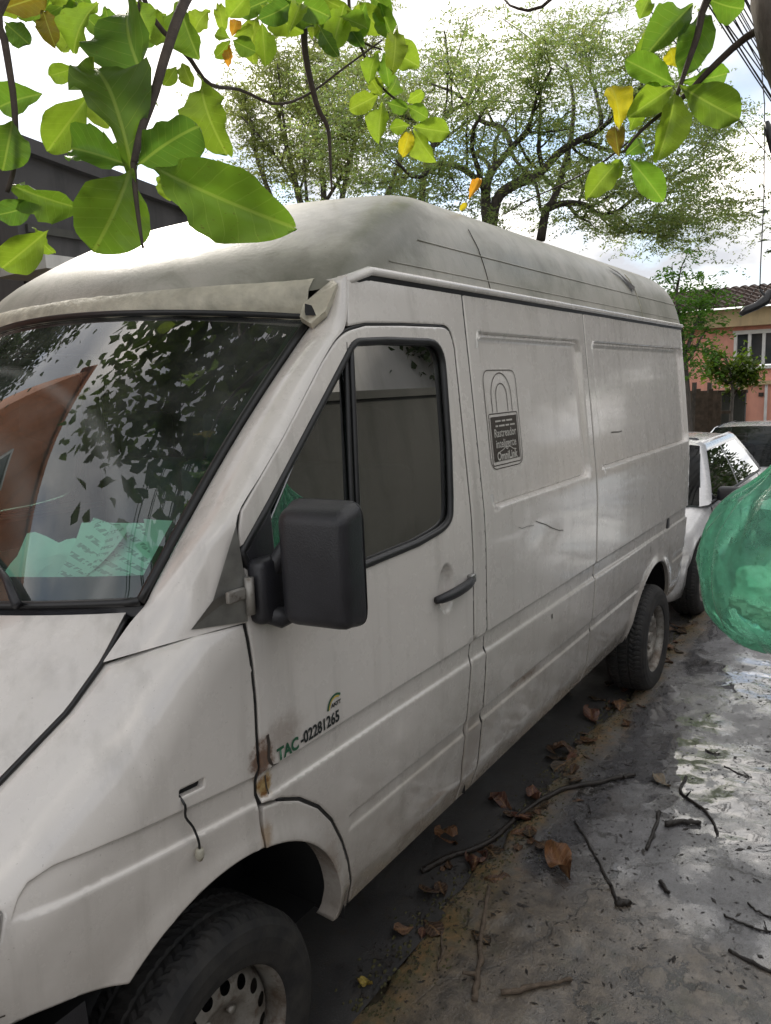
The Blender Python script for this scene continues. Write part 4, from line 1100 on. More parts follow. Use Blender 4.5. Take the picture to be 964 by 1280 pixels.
def leaf_cloud(name, cen, L, Wd, mat, parent, seed=1, up=.5, kind='stuff', shape='rhomb'):
    rs = np.random.RandomState(seed); N = len(cen); cen = np.asarray(cen)
    nrm = rs.normal(size=(N, 3)); nrm[:, 2] = np.abs(nrm[:, 2]) + up * 2; nrm /= np.linalg.norm(nrm, axis=1, keepdims=True)
    a = np.cross(nrm, rs.normal(size=(N, 3))); a /= np.linalg.norm(a, axis=1, keepdims=True); c = np.cross(nrm, a)
    l = L * rs.uniform(.6, 1.3, (N, 1)); w_ = Wd * rs.uniform(.7, 1.2, (N, 1))
    if shape == 'rhomb':
        pts = [cen - a * l / 2, cen + c * w_ / 2 + a * l * .08 + nrm * l * .05, cen + a * l / 2 - nrm * l * .06, cen - c * w_ / 2 + a * l * .08 + nrm * l * .05]
    else:
        pts = [cen - a * l / 2, cen + c * w_ * .32 - a * l * .1 + nrm * l * .05, cen + c * w_ * .5 + a * l * .25 + nrm * l * .05, cen + a * l / 2 - nrm * l * .06, cen - c * w_ * .5 + a * l * .25 + nrm * l * .05, cen - c * w_ * .32 - a * l * .1 + nrm * l * .05]
    k = len(pts); V = np.stack(pts, 1).reshape(-1, 3)
    me = bpy.data.meshes.new(name); me.vertices.add(N * k); me.vertices.foreach_set('co', V.ravel())
    me.loops.add(N * k); me.loops.foreach_set('vertex_index', np.arange(N * k, dtype=np.int32))
    me.polygons.add(N); me.polygons.foreach_set('loop_start', np.arange(0, N * k, k, dtype=np.int32)); me.polygons.foreach_set('loop_total', np.full(N, k, np.int32))
    me.update(); me.validate(); me.materials.append(mat)
    return obj(name, me, parent, kind=kind)
def grow(mb, pts, r0, r1, depth, rg, tips, spread=.9, lenf=.55, nch=5, upb=.15, minr=.004, sides=6, flat=1.0):
    """a limb with recursively forking side branches; collects twig points"""
    pts = [Vector(p) for p in pts]; k = len(pts)
    rad = [r0 + (r1 - r0) * i / (k - 1) for i in range(k)]
    mb.tube(pts, rad, sides if depth > 1 else 4)
    if depth <= 1: tips += [pts[-1], pts[len(pts) // 2]]
    if depth == 0: return
    L = sum((pts[i + 1] - pts[i]).length for i in range(k - 1))
    for c in range(nch):
        t = .25 + .75 * (c + rg.random()) / nch; f = t * (k - 1); i = min(int(f), k - 2)
        p = pts[i].lerp(pts[i + 1], f - i); d = (pts[i + 1] - pts[i]).normalized()
        v = Vector((rg.gauss(0, 1), rg.gauss(0, 1), rg.gauss(0, .8) * flat)); v -= v.dot(d) * d; v.normalize()
        nd = (d * (1 - spread * .5) + v * spread + Vector((0, 0, upb))).normalized()
        ll = L * lenf * rg.uniform(.6, 1.2) * (1.1 - .4 * t); r = max(minr, (r0 + (r1 - r0) * t) * rg.uniform(.45, .65))
        q = [p]; dd = nd.copy()
        for s in range(4):
            dd = (dd + Vector((rg.gauss(0, .18), rg.gauss(0, .18), rg.gauss(0, .14) + upb * .3))).normalized(); q.append(q[-1] + dd * ll / 4)
        grow(mb, q, r, max(minr * .7, r * .45), depth - 1, rg, tips, spread, lenf, max(2, nch - 1), upb, minr, sides, flat)

# ------------------------------------------------------------------ big spreading tree behind the van
D = 15.0
tree = empty('spreading_tree', pix(640, 520, D), 'large spreading tree with dark forked limbs behind the van roof', 'tree')
def P3(L, d0=D): return [pix(u, v, d0 + (w_[0] if w_ else 0)) - tree.location for u, v, *w_ in L]
rg = random.Random(3); mb = MB(); tips = []
limbs = [([(628, 520), (620, 400), (612, 300), (607, 250), (611, 222), (628, 198), (640, 184)], .20, .10, 1),
         ([(614, 290), (622, 248), (645, 230), (672, 219), (700, 190), (726, 174), (748, 163), (752, 148)], .16, .06, 2),
         ([(640, 184), (628, 160, .5), (600, 150, 1), (575, 120, 1.4), (540, 105, 2)], .09, .03, 2),
         ([(640, 184), (660, 160, -.5), (672, 120, -1), (690, 85, -1.5)], .08, .03, 2),
         ([(637, 186), (648, 205, -.4), (668, 225, -.8), (676, 262, -1)], .07, .04, 0),
         ([(676, 300), (683, 262), (692, 250), (706, 205, .5), (714, 170, 1), (717, 125, 1.4), (708, 80, 1.8)], .13, .04, 2),
         ([(683, 262), (705, 254), (732, 256), (750, 268, .4), (775, 262, 1)], .10, .04, 2),
         ([(748, 163), (775, 140, -.6), (800, 110, -1), (815, 70, -1.2)], .06, .02, 2),
         ([(752, 148), (745, 115, .6), (735, 80, 1), (728, 40, 1.4)], .06, .02, 2),
         ([(610, 240), (585, 215, -.6), (555, 205, -1), (520, 222, -1.4), (495, 200, -1.8)], .09, .03, 2),
         ([(530, 300, 1), (528, 235, 1), (542, 180, 1.2), (560, 142, 1.6), (585, 125, 2), (600, 80, 2.4)], .12, .03, 2),
         ([(542, 180, 1.2), (515, 150, 1.2), (485, 140, 1.2), (455, 120, 1)], .06, .02, 2),
         ([(775, 262, 1), (810, 235, 1), (850, 215, 1), (890, 195, .8)], .06, .02, 2),
         ([(760, 262, .6), (800, 290, .4), (840, 285, .2)], .05, .02, 2),
         ([(726, 174), (770, 190, .8), (815, 180, 1.4), (860, 160, 1.8)], .06, .02, 2)]
for L, r0, r1, dep in limbs:
    grow(mb, spline(P3(L), len(L) * 3), r0 * .75, r1 * .7, dep, rg, tips, .95, .42, 5, .18, .007)
mb.obj('trunk', M['bark'], tree)
def fronds(starts, rs, per, L0, L1, nleaf, wid, droop=.25, flat=.25):
    out_ = []
    for t in starts:
        for _ in range(per):
            a = rs.uniform(0, 6.28); d = np.array([math.cos(a), math.sin(a), rs.normal() * flat]); d /= np.linalg.norm(d); sd = np.array([-d[1], d[0], rs.normal() * .3]); L = rs.uniform(L0, L1)
            s = np.linspace(.1, 1, nleaf) * L; off = rs.uniform(-1, 1, nleaf) * wid * (1 - .5 * s / L)
            out_.append(np.array(t)[None] + d[None] * s[:, None] + sd[None] * off[:, None] + np.array([0, 0, -1])[None] * (droop * s * s)[:, None] + rs.normal(size=(nleaf, 3)) * .012)
    return np.concatenate(out_)
rs = np.random.RandomState(5)
st_ = list(tips)
for _ in range(330):
    u = rs.uniform(400, 915); v = rs.uniform(45, 300) - 20 * math.sin((u - 400) / 160)
    if (u > 830 and v < 120) or (u < 560 and v < 70): continue
    c0 = pix(u, v, D + rs.uniform(-2.2, 2.5)) - tree.location
    for _k in range(rs.randint(2, 5)): st_.append(c0 + Vector(rs.normal(size=3) * np.array([.45, .45, .10])))
for _ in range(90):
    c0 = pix(rs.uniform(800, 940), rs.uniform(130, 310), D + rs.uniform(-2, 2)) - tree.location
    for _k in range(3): st_.append(c0 + Vector(rs.normal(size=3) * np.array([.5, .5, .10])))
cen = fronds(st_, rs, 4, .30, .68, 12, .09)
k = rs.rand(len(cen)) < .55
leaf_cloud('foliage', cen[k], .080, .031, M['leaf_far'], tree, 2, .3)
leaf_cloud('foliage', cen[~k], .080, .031, M['leaf_far2'], tree, 3, .3)

# ------------------------------------------------------------------ upright tree further left, many thin stems
D = 19.0
tree = empty('upright_tree', pix(400, 500, D), 'pale feathery tree with many thin upright stems behind the leaf branch', 'tree')
rg = random.Random(11); mb = MB(); tips = []
for L, r0 in (([(395, 500), (392, 330), (372, 240), (355, 170), (338, 105)], .14), ([(394, 360), (405, 260), (398, 180), (385, 110), (378, 60)], .10), ([(398, 380), (425, 260), (440, 190), (455, 130), (450, 80)], .09), ([(392, 350), (350, 270), (322, 200), (312, 140)], .08), ([(400, 380), (470, 270), (500, 200), (510, 140)], .08)):
    grow(mb, spline(P3(L, D), len(L) * 3), r0, .03, 2, rg, tips, .75, .34, 6, .35, .010)
mb.obj('trunk', M['greybark'], tree)
rs = np.random.RandomState(8); st_ = list(tips)
for _ in range(150):
    u = 400 + rs.normal() * 55; v = rs.uniform(60, 235); c0 = pix(u, v, D + rs.uniform(-1.5, 1.5)) - tree.location
    for _k in range(3): st_.append(c0 + Vector(rs.normal(size=3) * np.array([.5, .5, .16])))
leaf_cloud('foliage', fronds(st_, rs, 4, .35, .75, 13, .10), .10, .038, M['leaf_far2'], tree, 9, .3)

# ------------------------------------------------------------------ bright small tree behind the van's rear corner
D = 11.0
tree = empty('fern_leaved_tree', Vector((gp(880, 640).x, 0, 0)) * 0 + pix(868, 560, D), 'bright green fern-leaved young tree by the rear of the van', 'tree')
rg = random.Random(17); mb = MB(); tips = []
for L, r0 in (([(862, 560), (858, 480), (852, 420), (846, 370), (850, 345)], .06), ([(858, 440), (868, 410), (880, 385), (892, 372)], .03), ([(857, 470), (845, 430), (838, 400)], .03)):
    grow(mb, spline(P3(L, D), len(L) * 3), r0, .012, 2, rg, tips, .8, .25, 4, .15, .005)
mb.obj('trunk', M['greybark'], tree)
rs = np.random.RandomState(18); cen = []
fr = []
for t in tips + [pix(u, v, D + rs.uniform(-.5, .5)) - tree.location for u, v in [(rs.uniform(832, 890), rs.uniform(345, 400)) for _ in range(60)] + [(rs.uniform(855, 872), rs.uniform(400, 470)) for _ in range(26)]]:
    a = rs.uniform(0, 6.28); d = np.array([math.cos(a), math.sin(a), rs.uniform(-.6, .2)])
    for s in np.linspace(0, .38, 16): fr.append(np.array(t) + d * s + np.array([0, 0, -.5 * s * s]) + rs.normal(size=3) * .022)
leaf_cloud('foliage', np.array(fr), .085, .034, M['leaf_bright'], tree, 19, .4)

# ------------------------------------------------------------------ houses
def wall_mat(name, col, stain=(.1, .09, .08), amt=.35, bump=.2):
    n = NT(name); p = n.pos(); f = n.noise(.8, 6, .65, p); st = n.noise(1, 6, .65, n.mapping(p, (3, 3, .5)))
    c = n.mix(n.ramp(f, [(.3, 0.0), (.7, 1.0)]), col, tuple(x * .82 for x in col))
    c = n.mix(n.math('MULTIPLY', n.ramp(st, [(.48, 0.0), (.72, 1.0)]), amt), c, stain)
    n.set(Base_Color=c, Roughness=.9); n.bump(n.noise(35, 5, .6, p), bump, .01); return n.m
M['pink'] = wall_mat('salmon_render', (.86, .40, .30)); M['pinkdoor'] = wall_mat('salmon_metal_gate', (.80, .38, .28), amt=.15)
M['cream'] = wall_mat('cream_plaster', (.62, .47, .27)); M['greywall'] = wall_mat('sooty_grey_wall', (.085, .082, .082), (.02, .02, .02), .6)
M['whitewall'] = wall_mat('limewashed_wall', (.72, .71, .68), (.2, .19, .17), .3); M['orange'] = wall_mat('terracotta_render', (.60, .22, .10), (.16, .08, .05), .4)
M['darkwall'] = wall_mat('mouldy_boundary_wall', (.075, .075, .066), (.02, .024, .015), .6)
M['tile'] = simple('brown_roof_tile', (.075, .050, .040), .85, .4, 3, .3); M['wood'] = simple('weathered_wood', (.085, .060, .042), .85, .4, 9, .4)
M['whiteframe'] = simple('white_window_paint', (.70, .69, .66), .5, .08, 6); M['pane'] = simple('dark_window_pane', (.05, .06, .065), .08, .3, 2)
HX_ = 26.0
def hy(u, v): q = onx(u, v, HX_); return q.y, q.z
house = empty('pink_house', (HX_, 0, gz(HX_)), 'salmon pink house with brown tiled roof beyond the parked cars', 'house')
def hb(name, y0, y1, z0, z1, x0, x1, mat, parent=house):
    b = MB(); b.box(((x0 + x1) / 2 - HX_, (y0 + y1) / 2, (z0 + z1) / 2 - gz(HX_)), (x1 - x0, abs(y1 - y0), z1 - z0)); return b.obj(name, mat, parent, smooth=False)
yl, ze = hy(862, 408); yr = yl - 4.2; z0_ = gz(HX_) - .1
ya, zt_ = hy(920, 416); yb_, zb_ = hy(972, 456)
# wall in pieces round the window opening
hb('wall', yr, yb_, z0_, ze, HX_, HX_ + 5, M['pink']); hb('wall', ya, yl + 1.4, z0_, ze, HX_, HX_ + 5, M['pink'])
hb('wall', yb_ + .002, ya - .002, z0_, zb_, HX_ + .002, HX_ + 4.9, M['pink']); hb('wall', yb_ + .002, ya - .002, zt_, ze, HX_ + .002, HX_ + 4.9, M['pink'])
_, zc0 = hy(900, 410); _, zc1 = hy(900, 388)
hb('eave_band', yr - .3, yl + 1.6, zc0, zc1, HX_ - .35, HX_ + 5, M['cream'])
win = hb('window', yb_, ya, zb_ + .04, zt_ - .04, HX_ + .10, HX_ + .13, M['pane'])
for k in range(4):
    y = yb_ + (ya - yb_) * k / 3; hb('frame', y - .045, y + .045, zb_, zt_, HX_ - .02, HX_ + .09, M['whiteframe'], win)
hb('frame', yb_ - .08, ya + .08, zt_ - .06, zt_ + .06, HX_ - .05, HX_ + .08, M['whiteframe'], win); hb('sill', yb_ - .15, ya + .15, zb_ - .10, zb_, HX_ - .12, HX_ + .08, M['whiteframe'], win)
for w_ in win.children: w_.location = (0, 0, 0)
yd0, zd1 = hy(975, 480); yd1, _ = hy(934, 480)
gate = hb('gate', yd0, yd1, z0_, zd1, HX_ - .05, HX_ - .01, M['pinkdoor'])
hb('post', yd1, yd1 + .14, z0_, zd1 + .1, HX_ - .12, HX_ - .004, M['cream'], house); hb('lintel', yd0 - .2, yd1 + .3, zd1, zd1 + .12, HX_ - .16, HX_ - .004, M['cream'], house)
yq, _ = hy(958, 500); hb('bar', yq - .04, yq + .04, z0_, zd1, HX_ - .10, HX_ - .052, M['whiteframe'], gate)
yq, zq = hy(952, 493); hb('latch', yq - .07, yq + .07, zq - .06, zq + .06, HX_ - .09, HX_ - .052, M['bark'], gate)
b = MB(); NR = 7; _, zr1 = hy(900, 353)
for r in range(NR):       # overlapping courses of barrel tiles
    x0, x1 = HX_ - .7 + r * .42, HX_ - .7 + (r + 1) * .42 + .08; zA = zc1 + .03 + (zr1 - zc1) * r / NR; zB = zA + (zr1 - zc1) / NR + .02 - .05
    ys_ = np.linspace(yr - .6, yl + 1.8, 190)
    b.grid([[(x0 - HX_, y, zA + .075 - gz(HX_) + .035 * math.sin(y * 22)) , (x1 - HX_, y, zB + .05 - gz(HX_) + .035 * math.sin(y * 22))] for y in ys_]); b.grid([[(x0 - HX_, y, zA - .01 - gz(HX_)), (x0 - HX_, y, zA + .075 - gz(HX_) + .035 * math.sin(y * 22))] for y in ys_])
b.obj('roof', M['tile'], house)
# wooden fence in front of the house
FXX = 19.0
fence = empty('plank_fence', (FXX, onx(880, 520, FXX).y, gz(FXX)), 'weathered plank fence in front of the pink house', 'fence')
for k in range(9):
    q = onx(858 + 5.2 * k, 486 + (k % 3) * 2.5, FXX); b = MB(); h = q.z - gz(FXX); b.box((rnd.uniform(-.02, .02), q.y - fence.location.y, h / 2), (.03, .10, h), rnd.uniform(-.1, .1)); b.obj('plank', M['wood'], fence, smooth=False)
b = MB(); b.box((.04, 0, 1.35), (.04, 1.2, .07)); b.obj('rail', M['wood'], fence, smooth=False)
for u in (868, 887): q = onx(u, 478, FXX); b = MB(); b.box((.03, q.y - fence.location.y, (q.z - gz(FXX)) / 2), (.09, .09, q.z - gz(FXX))); b.obj('post', M['greybark'], fence, smooth=False)
wall = empty('garden_wall', (21.0, onx(905, 520, 21).y, gz(21)), 'low stained garden wall below the pink house', 'wall')
q0, q1 = onx(889, 492, 21), onx(932, 492, 21); b = MB(); b.box((0, 0, (q0.z - gz(21)) / 2), (.18, abs(q1.y - q0.y) + .2, q0.z - gz(21))); b.obj('wall', M['darkwall'], wall, smooth=False)
b = MB(); b.box((0, 0, q0.z - gz(21) + .04), (.24, abs(q1.y - q0.y) + .26, .08)); b.obj('coping', M['tile'], wall, smooth=False)
# small tree by the gate
D = 20.0
tree = empty('slender_tree', pix(914, 560, D), 'slender leafy tree standing before the pink house wall', 'tree')
rg = random.Random(23); mb = MB(); tips = []
for L, r0 in (([(915, 560), (914, 520), (916, 490), (912, 462), (905, 440)], .06), ([(916, 490), (928, 475), (938, 468)], .03), ([(914, 480), (900, 470), (892, 455)], .03)):
    grow(mb, spline(P3(L, D), len(L) * 3), r0, .015, 2, rg, tips, .9, .35, 4, .2, .006)
mb.obj('trunk', M['greybark'], tree)
rs = np.random.RandomState(24); cen = [np.array(t)[None] + rs.normal(size=(16, 3)) * .14 for t in tips]
leaf_cloud('foliage', np.concatenate(cen), .16, .08, M['leaf_crown'], tree, 25, .2)

# grey house across the street, seen over the bonnet, and the ones its windows mirror
def house_box(name, label, x0, x1, y0, y1, h, mat, openings=(), slope=0.0, face='y0', roofmat=None):
    """plain building: facade wall pieces with recessed windows, parapet"""
    hs = empty(name, (x0, y0, 0), label, 'house'); L = x1 - x0
    b = MB(); b.add([(0, 0, -.5), (L, 0, -.5), (L, 0, h - slope), (0, 0, h), (0, y1 - y0, -.5), (L, y1 - y0, -.5), (L, y1 - y0, h - slope), (0, y1 - y0, h)], [(0, 1, 2, 3), (5, 4, 7, 6), (4, 0, 3, 7), (1, 5, 6, 2), (3, 2, 6, 7)]); b.obj('wall', mat, hs, smooth=False)
    sg = -1 if face == 'y0' else 1; yy = 0 if face == 'y0' else y1 - y0
    b = MB(); b.add([(-.15, yy + sg * .12, h + .0), (L + .15, yy + sg * .12, h - slope), (L + .15, yy + sg * .12, h - slope + .18), (-.15, yy + sg * .12, h + .18), (-.15, yy - sg * .4, h + .01), (L + .15, yy - sg * .4, h - slope + .01), (L + .15, yy - sg * .4, h - slope + .18), (-.15, yy - sg * .4, h + .18)], [(0, 1, 2, 3), (3, 2, 6, 7), (5, 4, 7, 6), (1, 0, 4, 5), (0, 3, 7, 4), (2, 1, 5, 6)]); b.obj('parapet', roofmat or mat, hs, smooth=False)
    for (xa, xb, za, zb) in openings:
        b = MB(); b.box(((xa + xb) / 2, yy + sg * .03, (za + zb) / 2), (xb - xa, .05, zb - za)); wdo = b.obj('window', M['pane'], hs, smooth=False)
        b = MB()
        for q in ((xa, (za + zb) / 2, .08, zb - za + .08), (xb, (za + zb) / 2, .08, zb - za + .08)): b.box((q[0], yy + sg * .06, q[1]), (q[2], .10, q[3]))
        for q in (za, zb): b.box(((xa + xb) / 2, yy + sg * .062, q), (xb - xa, .10, .08))
        b.obj('frame', M['whiteframe'], wdo, smooth=False)
    return hs
gh = house_box('grey_house', 'sooty grey house across the street, seen over the van bonnet', 5.0, 13.0, 7.4, 13, 4.95, M['greywall'], [(2.2, 3.4, 1.2, 2.3)], .9)
b = MB(); b.box((1.3, -.55, 3.42), (3.4, 1.1, .16)); b.obj('awning', M['whitewall'], gh, smooth=False)
b = MB(); b.box((2.6, -.02, 4.0), (5.0, .08, .10)); b.obj('ledge', M['darkwall'], gh, smooth=False)
house_box('terracotta_house', 'terracotta house across the street, mirrored in the windscreen', -7.5, -.6, 5.7, 11, 9.4, M['orange'], [(1.0, 2.1, 6.0, 7.4), (4.0, 5.1, 6.0, 7.4), (1.0, 2.1, 2.6, 3.9), (4.0, 5.1, 2.6, 3.9)], 0)
wh_ = house_box('white_house', 'white house behind the boundary wall, mirrored in the door window', 4.5, 13, -12, -6.6, 4.4, M['whitewall'], [(1.0, 2.2, 1.4, 2.6), (4.5, 5.8, 1.4, 2.6)], 0, 'y1', M['tile'])
bw = empty('boundary_wall', (-4, -4.4, 0), 'dark mouldy boundary wall along the pavement', 'wall')  # wall mirrored in the door window; forward run added to shade the wing
b = MB(); b.box((6.5, 0, 1.15), (13, .2, 2.4)); b.obj('wall', M['darkwall'], bw, smooth=False); b = MB(); b.box((6.5, 0, 2.40), (13.1, .28, .09)); b.obj('coping', M['darkwall'], bw, smooth=False)

# dark tree across the street, mirrored in the windscreen
st = empty('street_tree', (.9, 7.6, 0), 'dense dark street tree across the road, mirrored in the windscreen', 'tree')
rg = random.Random(31); mb = MB(); tips = []
for L, r0 in (([(0, 0, 0), (.1, 0, 1.6), (.3, -.1, 3), (.2, -.3, 4.5)], .2), ([(.2, 0, 2.2), (1.0, -.3, 3.4), (1.8, -.6, 4.6)], .12), ([(.2, 0, 2.4), (-.9, -.3, 3.5), (-1.8, -.5, 4.8)], .12), ([(.3, 0, 3), (.3, -1.2, 4.2), (.2, -2, 5.2)], .1), ([(.2, -.3, 4.5), (.9, -.4, 6), (1.2, -.5, 7)], .1)):
    grow(mb, spline([Vector(p) for p in L], 10), r0, .04, 2, rg, tips, .9, .5, 5, .1, .01)
mb.obj('trunk', M['bark'], st)
rs = np.random.RandomState(32); cen = [np.array(t)[None] + rs.normal(size=(60, 3)) * np.array([.38, .38, .3]) for t in tips]
leaf_cloud('foliage', np.concatenate(cen), .19, .10, M['leaf_dark'], st, 33, .2, shape='leaf')

rt = empty('roadside_tree', (14.0, -3.5, gz(14)), 'dense dark roadside tree furthest along the pavement, mirrored in car windows', 'tree')
rt2 = empty('roadside_tree', (12.8, -5.6, gz(12)), 'dense dark roadside tree nearest the boundary wall, mirrored in car windows', 'tree')
for ch in list(st.children):
    for r_, a_ in ((rt, 2.4), (rt2, 4.0)): c_ = ch.copy(); COL.objects.link(c_); c_.parent = r_; c_.rotation_euler = (0, 0, a_)
hg = empty('unseen_hedge', (12.4, -2.75, gz(12)), 'added dark hedge out of view, darkening the reflections in the small car windows', 'hedge')  # unseen hedge added so the small car's windows mirror something dark
rs = np.random.RandomState(44); q = rs.uniform(-1, 1, (9000, 3)); q = q / np.maximum(1e-6, np.abs(q).max(1, keepdims=True)) * rs.uniform(.8, 1.0, (9000, 1)) * np.array([1.6, .75, 1.25]) + np.array([0, 0, 1.3]) + rs.normal(size=(9000, 3)) * .06
leaf_cloud('foliage', q, .12, .06, M['leaf_dark'], hg, 45, .2, shape='leaf')
b = MB(); b.bbox((0, 0, 1.2), (2.5, 1.0, 2.2), .2); b.obj('stems', M['bark'], hg)  # solid core of the added hedge
# ------------------------------------------------------------------ cars behind the van
M['carwhite'] = paint_material('car_white_paint', (.72, .72, .73), .35, False); M['carsilver'] = paint_material('car_pale_silver_paint', (.60, .61, .64), .35, False)
def car(name, label, x, y, z, L, hw, H, mat, hood_z=.80, belt=.90, ws=(.98, 1.62), rear=(3.0, 3.6), R=.29, axles=(.74, 3.1)):
    c = empty(name, (x, y, z), label, 'car')
    # lower body: sections from nose to tail
    st = [(0.0, .70, .36, .52), (.05, .80, .24, .60), (.22, .90, .20, .66), (.55, .96, .19, hood_z - .05), (ws[0], 1.0, .19, belt - .02), (ws[1], 1.0, .19, belt), (rear[0], 1.0, .19, belt + .02), (rear[1], .98, .20, belt + .02), (L - .08, .93, .24, belt - .04), (L, .84, .34, .66)]
    b = MB(); P = []
    xs_ = np.linspace(0, L, 60)
    def sec(xx):
        wv, zb, zt = (interp(xx, [s[0] for s in st], [s[i] for s in st]) for i in (1, 2, 3)); wv *= hw
        pts = []
        for yy, zz in ((.0, 0), (.88, .0), (.95, .05), (.985, .25), (1.0, .5), (.985, .74), (.955, .90), (.90, .985), (.72, 1.0), (.35, 1.02), (0, 1.03)): pts.append((wv * yy, zb + (zt - zb) * zz))
        # wheel openings
        return pts
    for xx in xs_:
        r = []
        for yy, zz in sec(xx):
            for ax in axles:
                dx = abs(xx - ax)
                if dx < R + .06 and yy > .6 * hw and yy > 0:
                    lim = math.sqrt((R + .06) ** 2 - dx ** 2) + R
                    if zz < lim and zz < .62: zz = min(lim, .62)
            r.append((xx, -yy, zz))
        P.append(r)
    b.grid(P); b.grid([[(p[0], -p[1], p[2]) for p in r] for r in P[::-1]]); body = b.obj('body', mat, c)
    # greenhouse
    z1 = H
    def gpt(xx, t, zz): return Vector((xx, t * hw * (.93 if zz < .5 else .72), belt + .005 + (z1 - belt) * zz))
    wb = [Vector((ws[0] - .10 * (1 - t * t), t * hw * .88, belt - .01)) for t in np.linspace(-1, 1, 9)]; wt_ = [Vector((ws[1] - .08 * (1 - t * t), t * hw * .70, H - .05 + .03 * (1 - t * t))) for t in np.linspace(-1, 1, 9)]
    b = MB(); b.grid([[a.lerp(d, s) + Vector((-.03, 0, .03)) * math.sin(math.pi * s) for s in np.linspace(0, 1, 6)] for a, d in zip(wb, wt_)]); b.obj('windscreen', M['carglass'], c)
    b = MB(); rows_ = []
    for xx in np.linspace(ws[1], rear[0], 9):
        rows_.append([Vector((xx - .08 * (1 - t * t) * (1 - (xx - ws[1]) / (rear[0] - ws[1])), t * hw * .71, H - .05 + .03 * (1 - t * t) + .02 * math.sin(math.pi * (xx - ws[1]) / (rear[0] - ws[1])))) for t in np.linspace(-1, 1, 9)])
    b.grid(rows_); b.obj('roof', mat, c)
    rb_ = [Vector((rear[1] + .05 * (1 - t * t), t * hw * .84, belt + .02)) for t in np.linspace(-1, 1, 9)]
    b = MB(); b.grid([[a.lerp(d, s) for s in (0, .5, 1)] for a, d in zip(rows_[-1], rb_)]); b.obj('rear_window', M['carglass'], c)
    for sg in (-1, 1):
        A0, A1, B0, B1 = Vector((ws[0], sg * hw * .90, belt)), Vector((ws[1], sg * hw * .715, H - .05)), Vector((rear[1], sg * hw * .88, belt + .02)), Vector((rear[0], sg * hw * .715, H - .05))
        mp_ = ws[1] + .62
        def sidep(xx, s, o=0.0): return Vector((xx, sg * (hw * .955 + (hw * .72 - hw * .955) * s ** 1.15 + o), belt + (H - .045 - belt) * s))
        b = MB(); P = []
        for s in np.linspace(0, 1, 9):
            xa, xb = A0.x - .06 + (A1.x - A0.x + .02) * s, B0.x + .10 + (B1.x - B0.x) * s
            P.append([Vector((xa, sg * (hw * .88 + (hw * .70 - hw * .88) * s), belt - .01 + (H - .04 - belt) * s))] + [sidep(xa + .05 + (xb - xa - .1) * t, s) for t in np.linspace(0, 1, 12)] + [Vector((xb + .02, sg * (hw * .84 + (hw * .70 - hw * .84) * s), belt + .02 + (H - .07 - belt) * s))])
        P.append([p + Vector((0, -sg * .04, .022)) for p in P[-1]]); b.grid(P if sg < 0 else [r[::-1] for r in P]); b.obj('pillar_frame', mat, c)
        def xf(s): return A0.x + .10 + (A1.x - A0.x) * s
        def xr_(s): return B0.x - .12 + (B1.x - B0.x) * s
        b = MB(); b.grid([[sidep(xf(s) + (mp_ - .03 - xf(s)) * t, s, .004) for s in np.linspace(.04, .88, 7)] for t in (0, .5, 1)]); b.obj('window', M['carglass'], c)
        b = MB(); b.grid([[sidep(mp_ + .03 + (xr_(s) - mp_ - .03) * t, s, .004) for s in np.linspace(.04, .88, 7)] for t in (0, .5, 1)]); b.obj('window', M['carglass'], c)
        b = MB(); b.tube([sidep(xf(0), 0), sidep(mp_, 0), sidep(xr_(0), 0)], .012, 6); b.obj('window_trim', M['gasket'], c)
        b = MB(); b.bbox((ws[0] + .30, sg * (hw + .07), belt + .05), (.10, .20, .12), .035); b.tube([(ws[0] + .33, sg * hw * .93, belt + .0), (ws[0] + .31, sg * (hw + .03), belt + .03)], .02, 6); b.obj('mirror', M['plastic'], c)
        b = MB(); b.bbox((.12, sg * hw * .66, .60), (.20, .30, .13), .04); b.obj('headlamp', M['steel'], c)
        b = MB(); b.tube([sidep(mp_ + .01, 0) + Vector((0, sg * .012, -.02)), Vector((mp_ + .02, sg * hw * 1.0, .55)), Vector((mp_, sg * hw * .98, .25))], .005, 5); b.tube([Vector((ws[0] + .1, sg * hw * .955, belt - .03)), Vector((ws[0] + .13, sg * hw * 1.0, .6)), Vector((ws[0] + .2, sg * hw * .98, .3))], .005, 5); b.obj('door_gap', M['gasket'], c)
        for ax in axles:
            w_ = obj('wheel', None, c); w_.location = (ax, sg * hw * .985, R); w_.scale = (R / .318,) * 3; w_.rotation_euler = (0, ax, 0 if sg < 0 else math.pi); obj('tyre', TY, w_); obj('rim', RM, w_)
            b = MB(); arc = ARC(ax, R, R + .05, 0, 180, 14); b.grid([[Vector((xx, sg * yv, zz)) for xx, zz in arc] for yv in (hw * .96, hw * .6)]); b.obj('wheel_housing', M['dark'], c)
    b = MB(); b.bbox((.02, 0, .46), (.05, hw * 1.1, .10), .02); b.obj('grille', M['plastic'], c)
    b = MB(); b.box((L / 2, 0, .42), (L * .8, hw * 1.3, .3)); b.obj('floor', M['dark'], c, smooth=False)
    b = MB()
    for ys_ in (-.35, .35): b.bbox((ws[1] + .35, ys_, .85), (.16, .48, .55), .06); b.bbox((ws[1] + .36, ys_, 1.20), (.10, .26, .16), .04)
    b.obj('seats', M['seat'], c)
    return c
car('small_car', 'small white car parked close behind the van', 4.40, -.10, gz(5.6), 3.75, .80, 1.29, M['carwhite'], .74, .83)
car('family_car', 'pale silver car parked behind the small white car', 9.15, -.42, gz(10.6), 4.3, .86, 1.43, M['carsilver'], .86, .94, (1.15, 1.95), (3.3, 4.0), .31, (.85, 3.45))

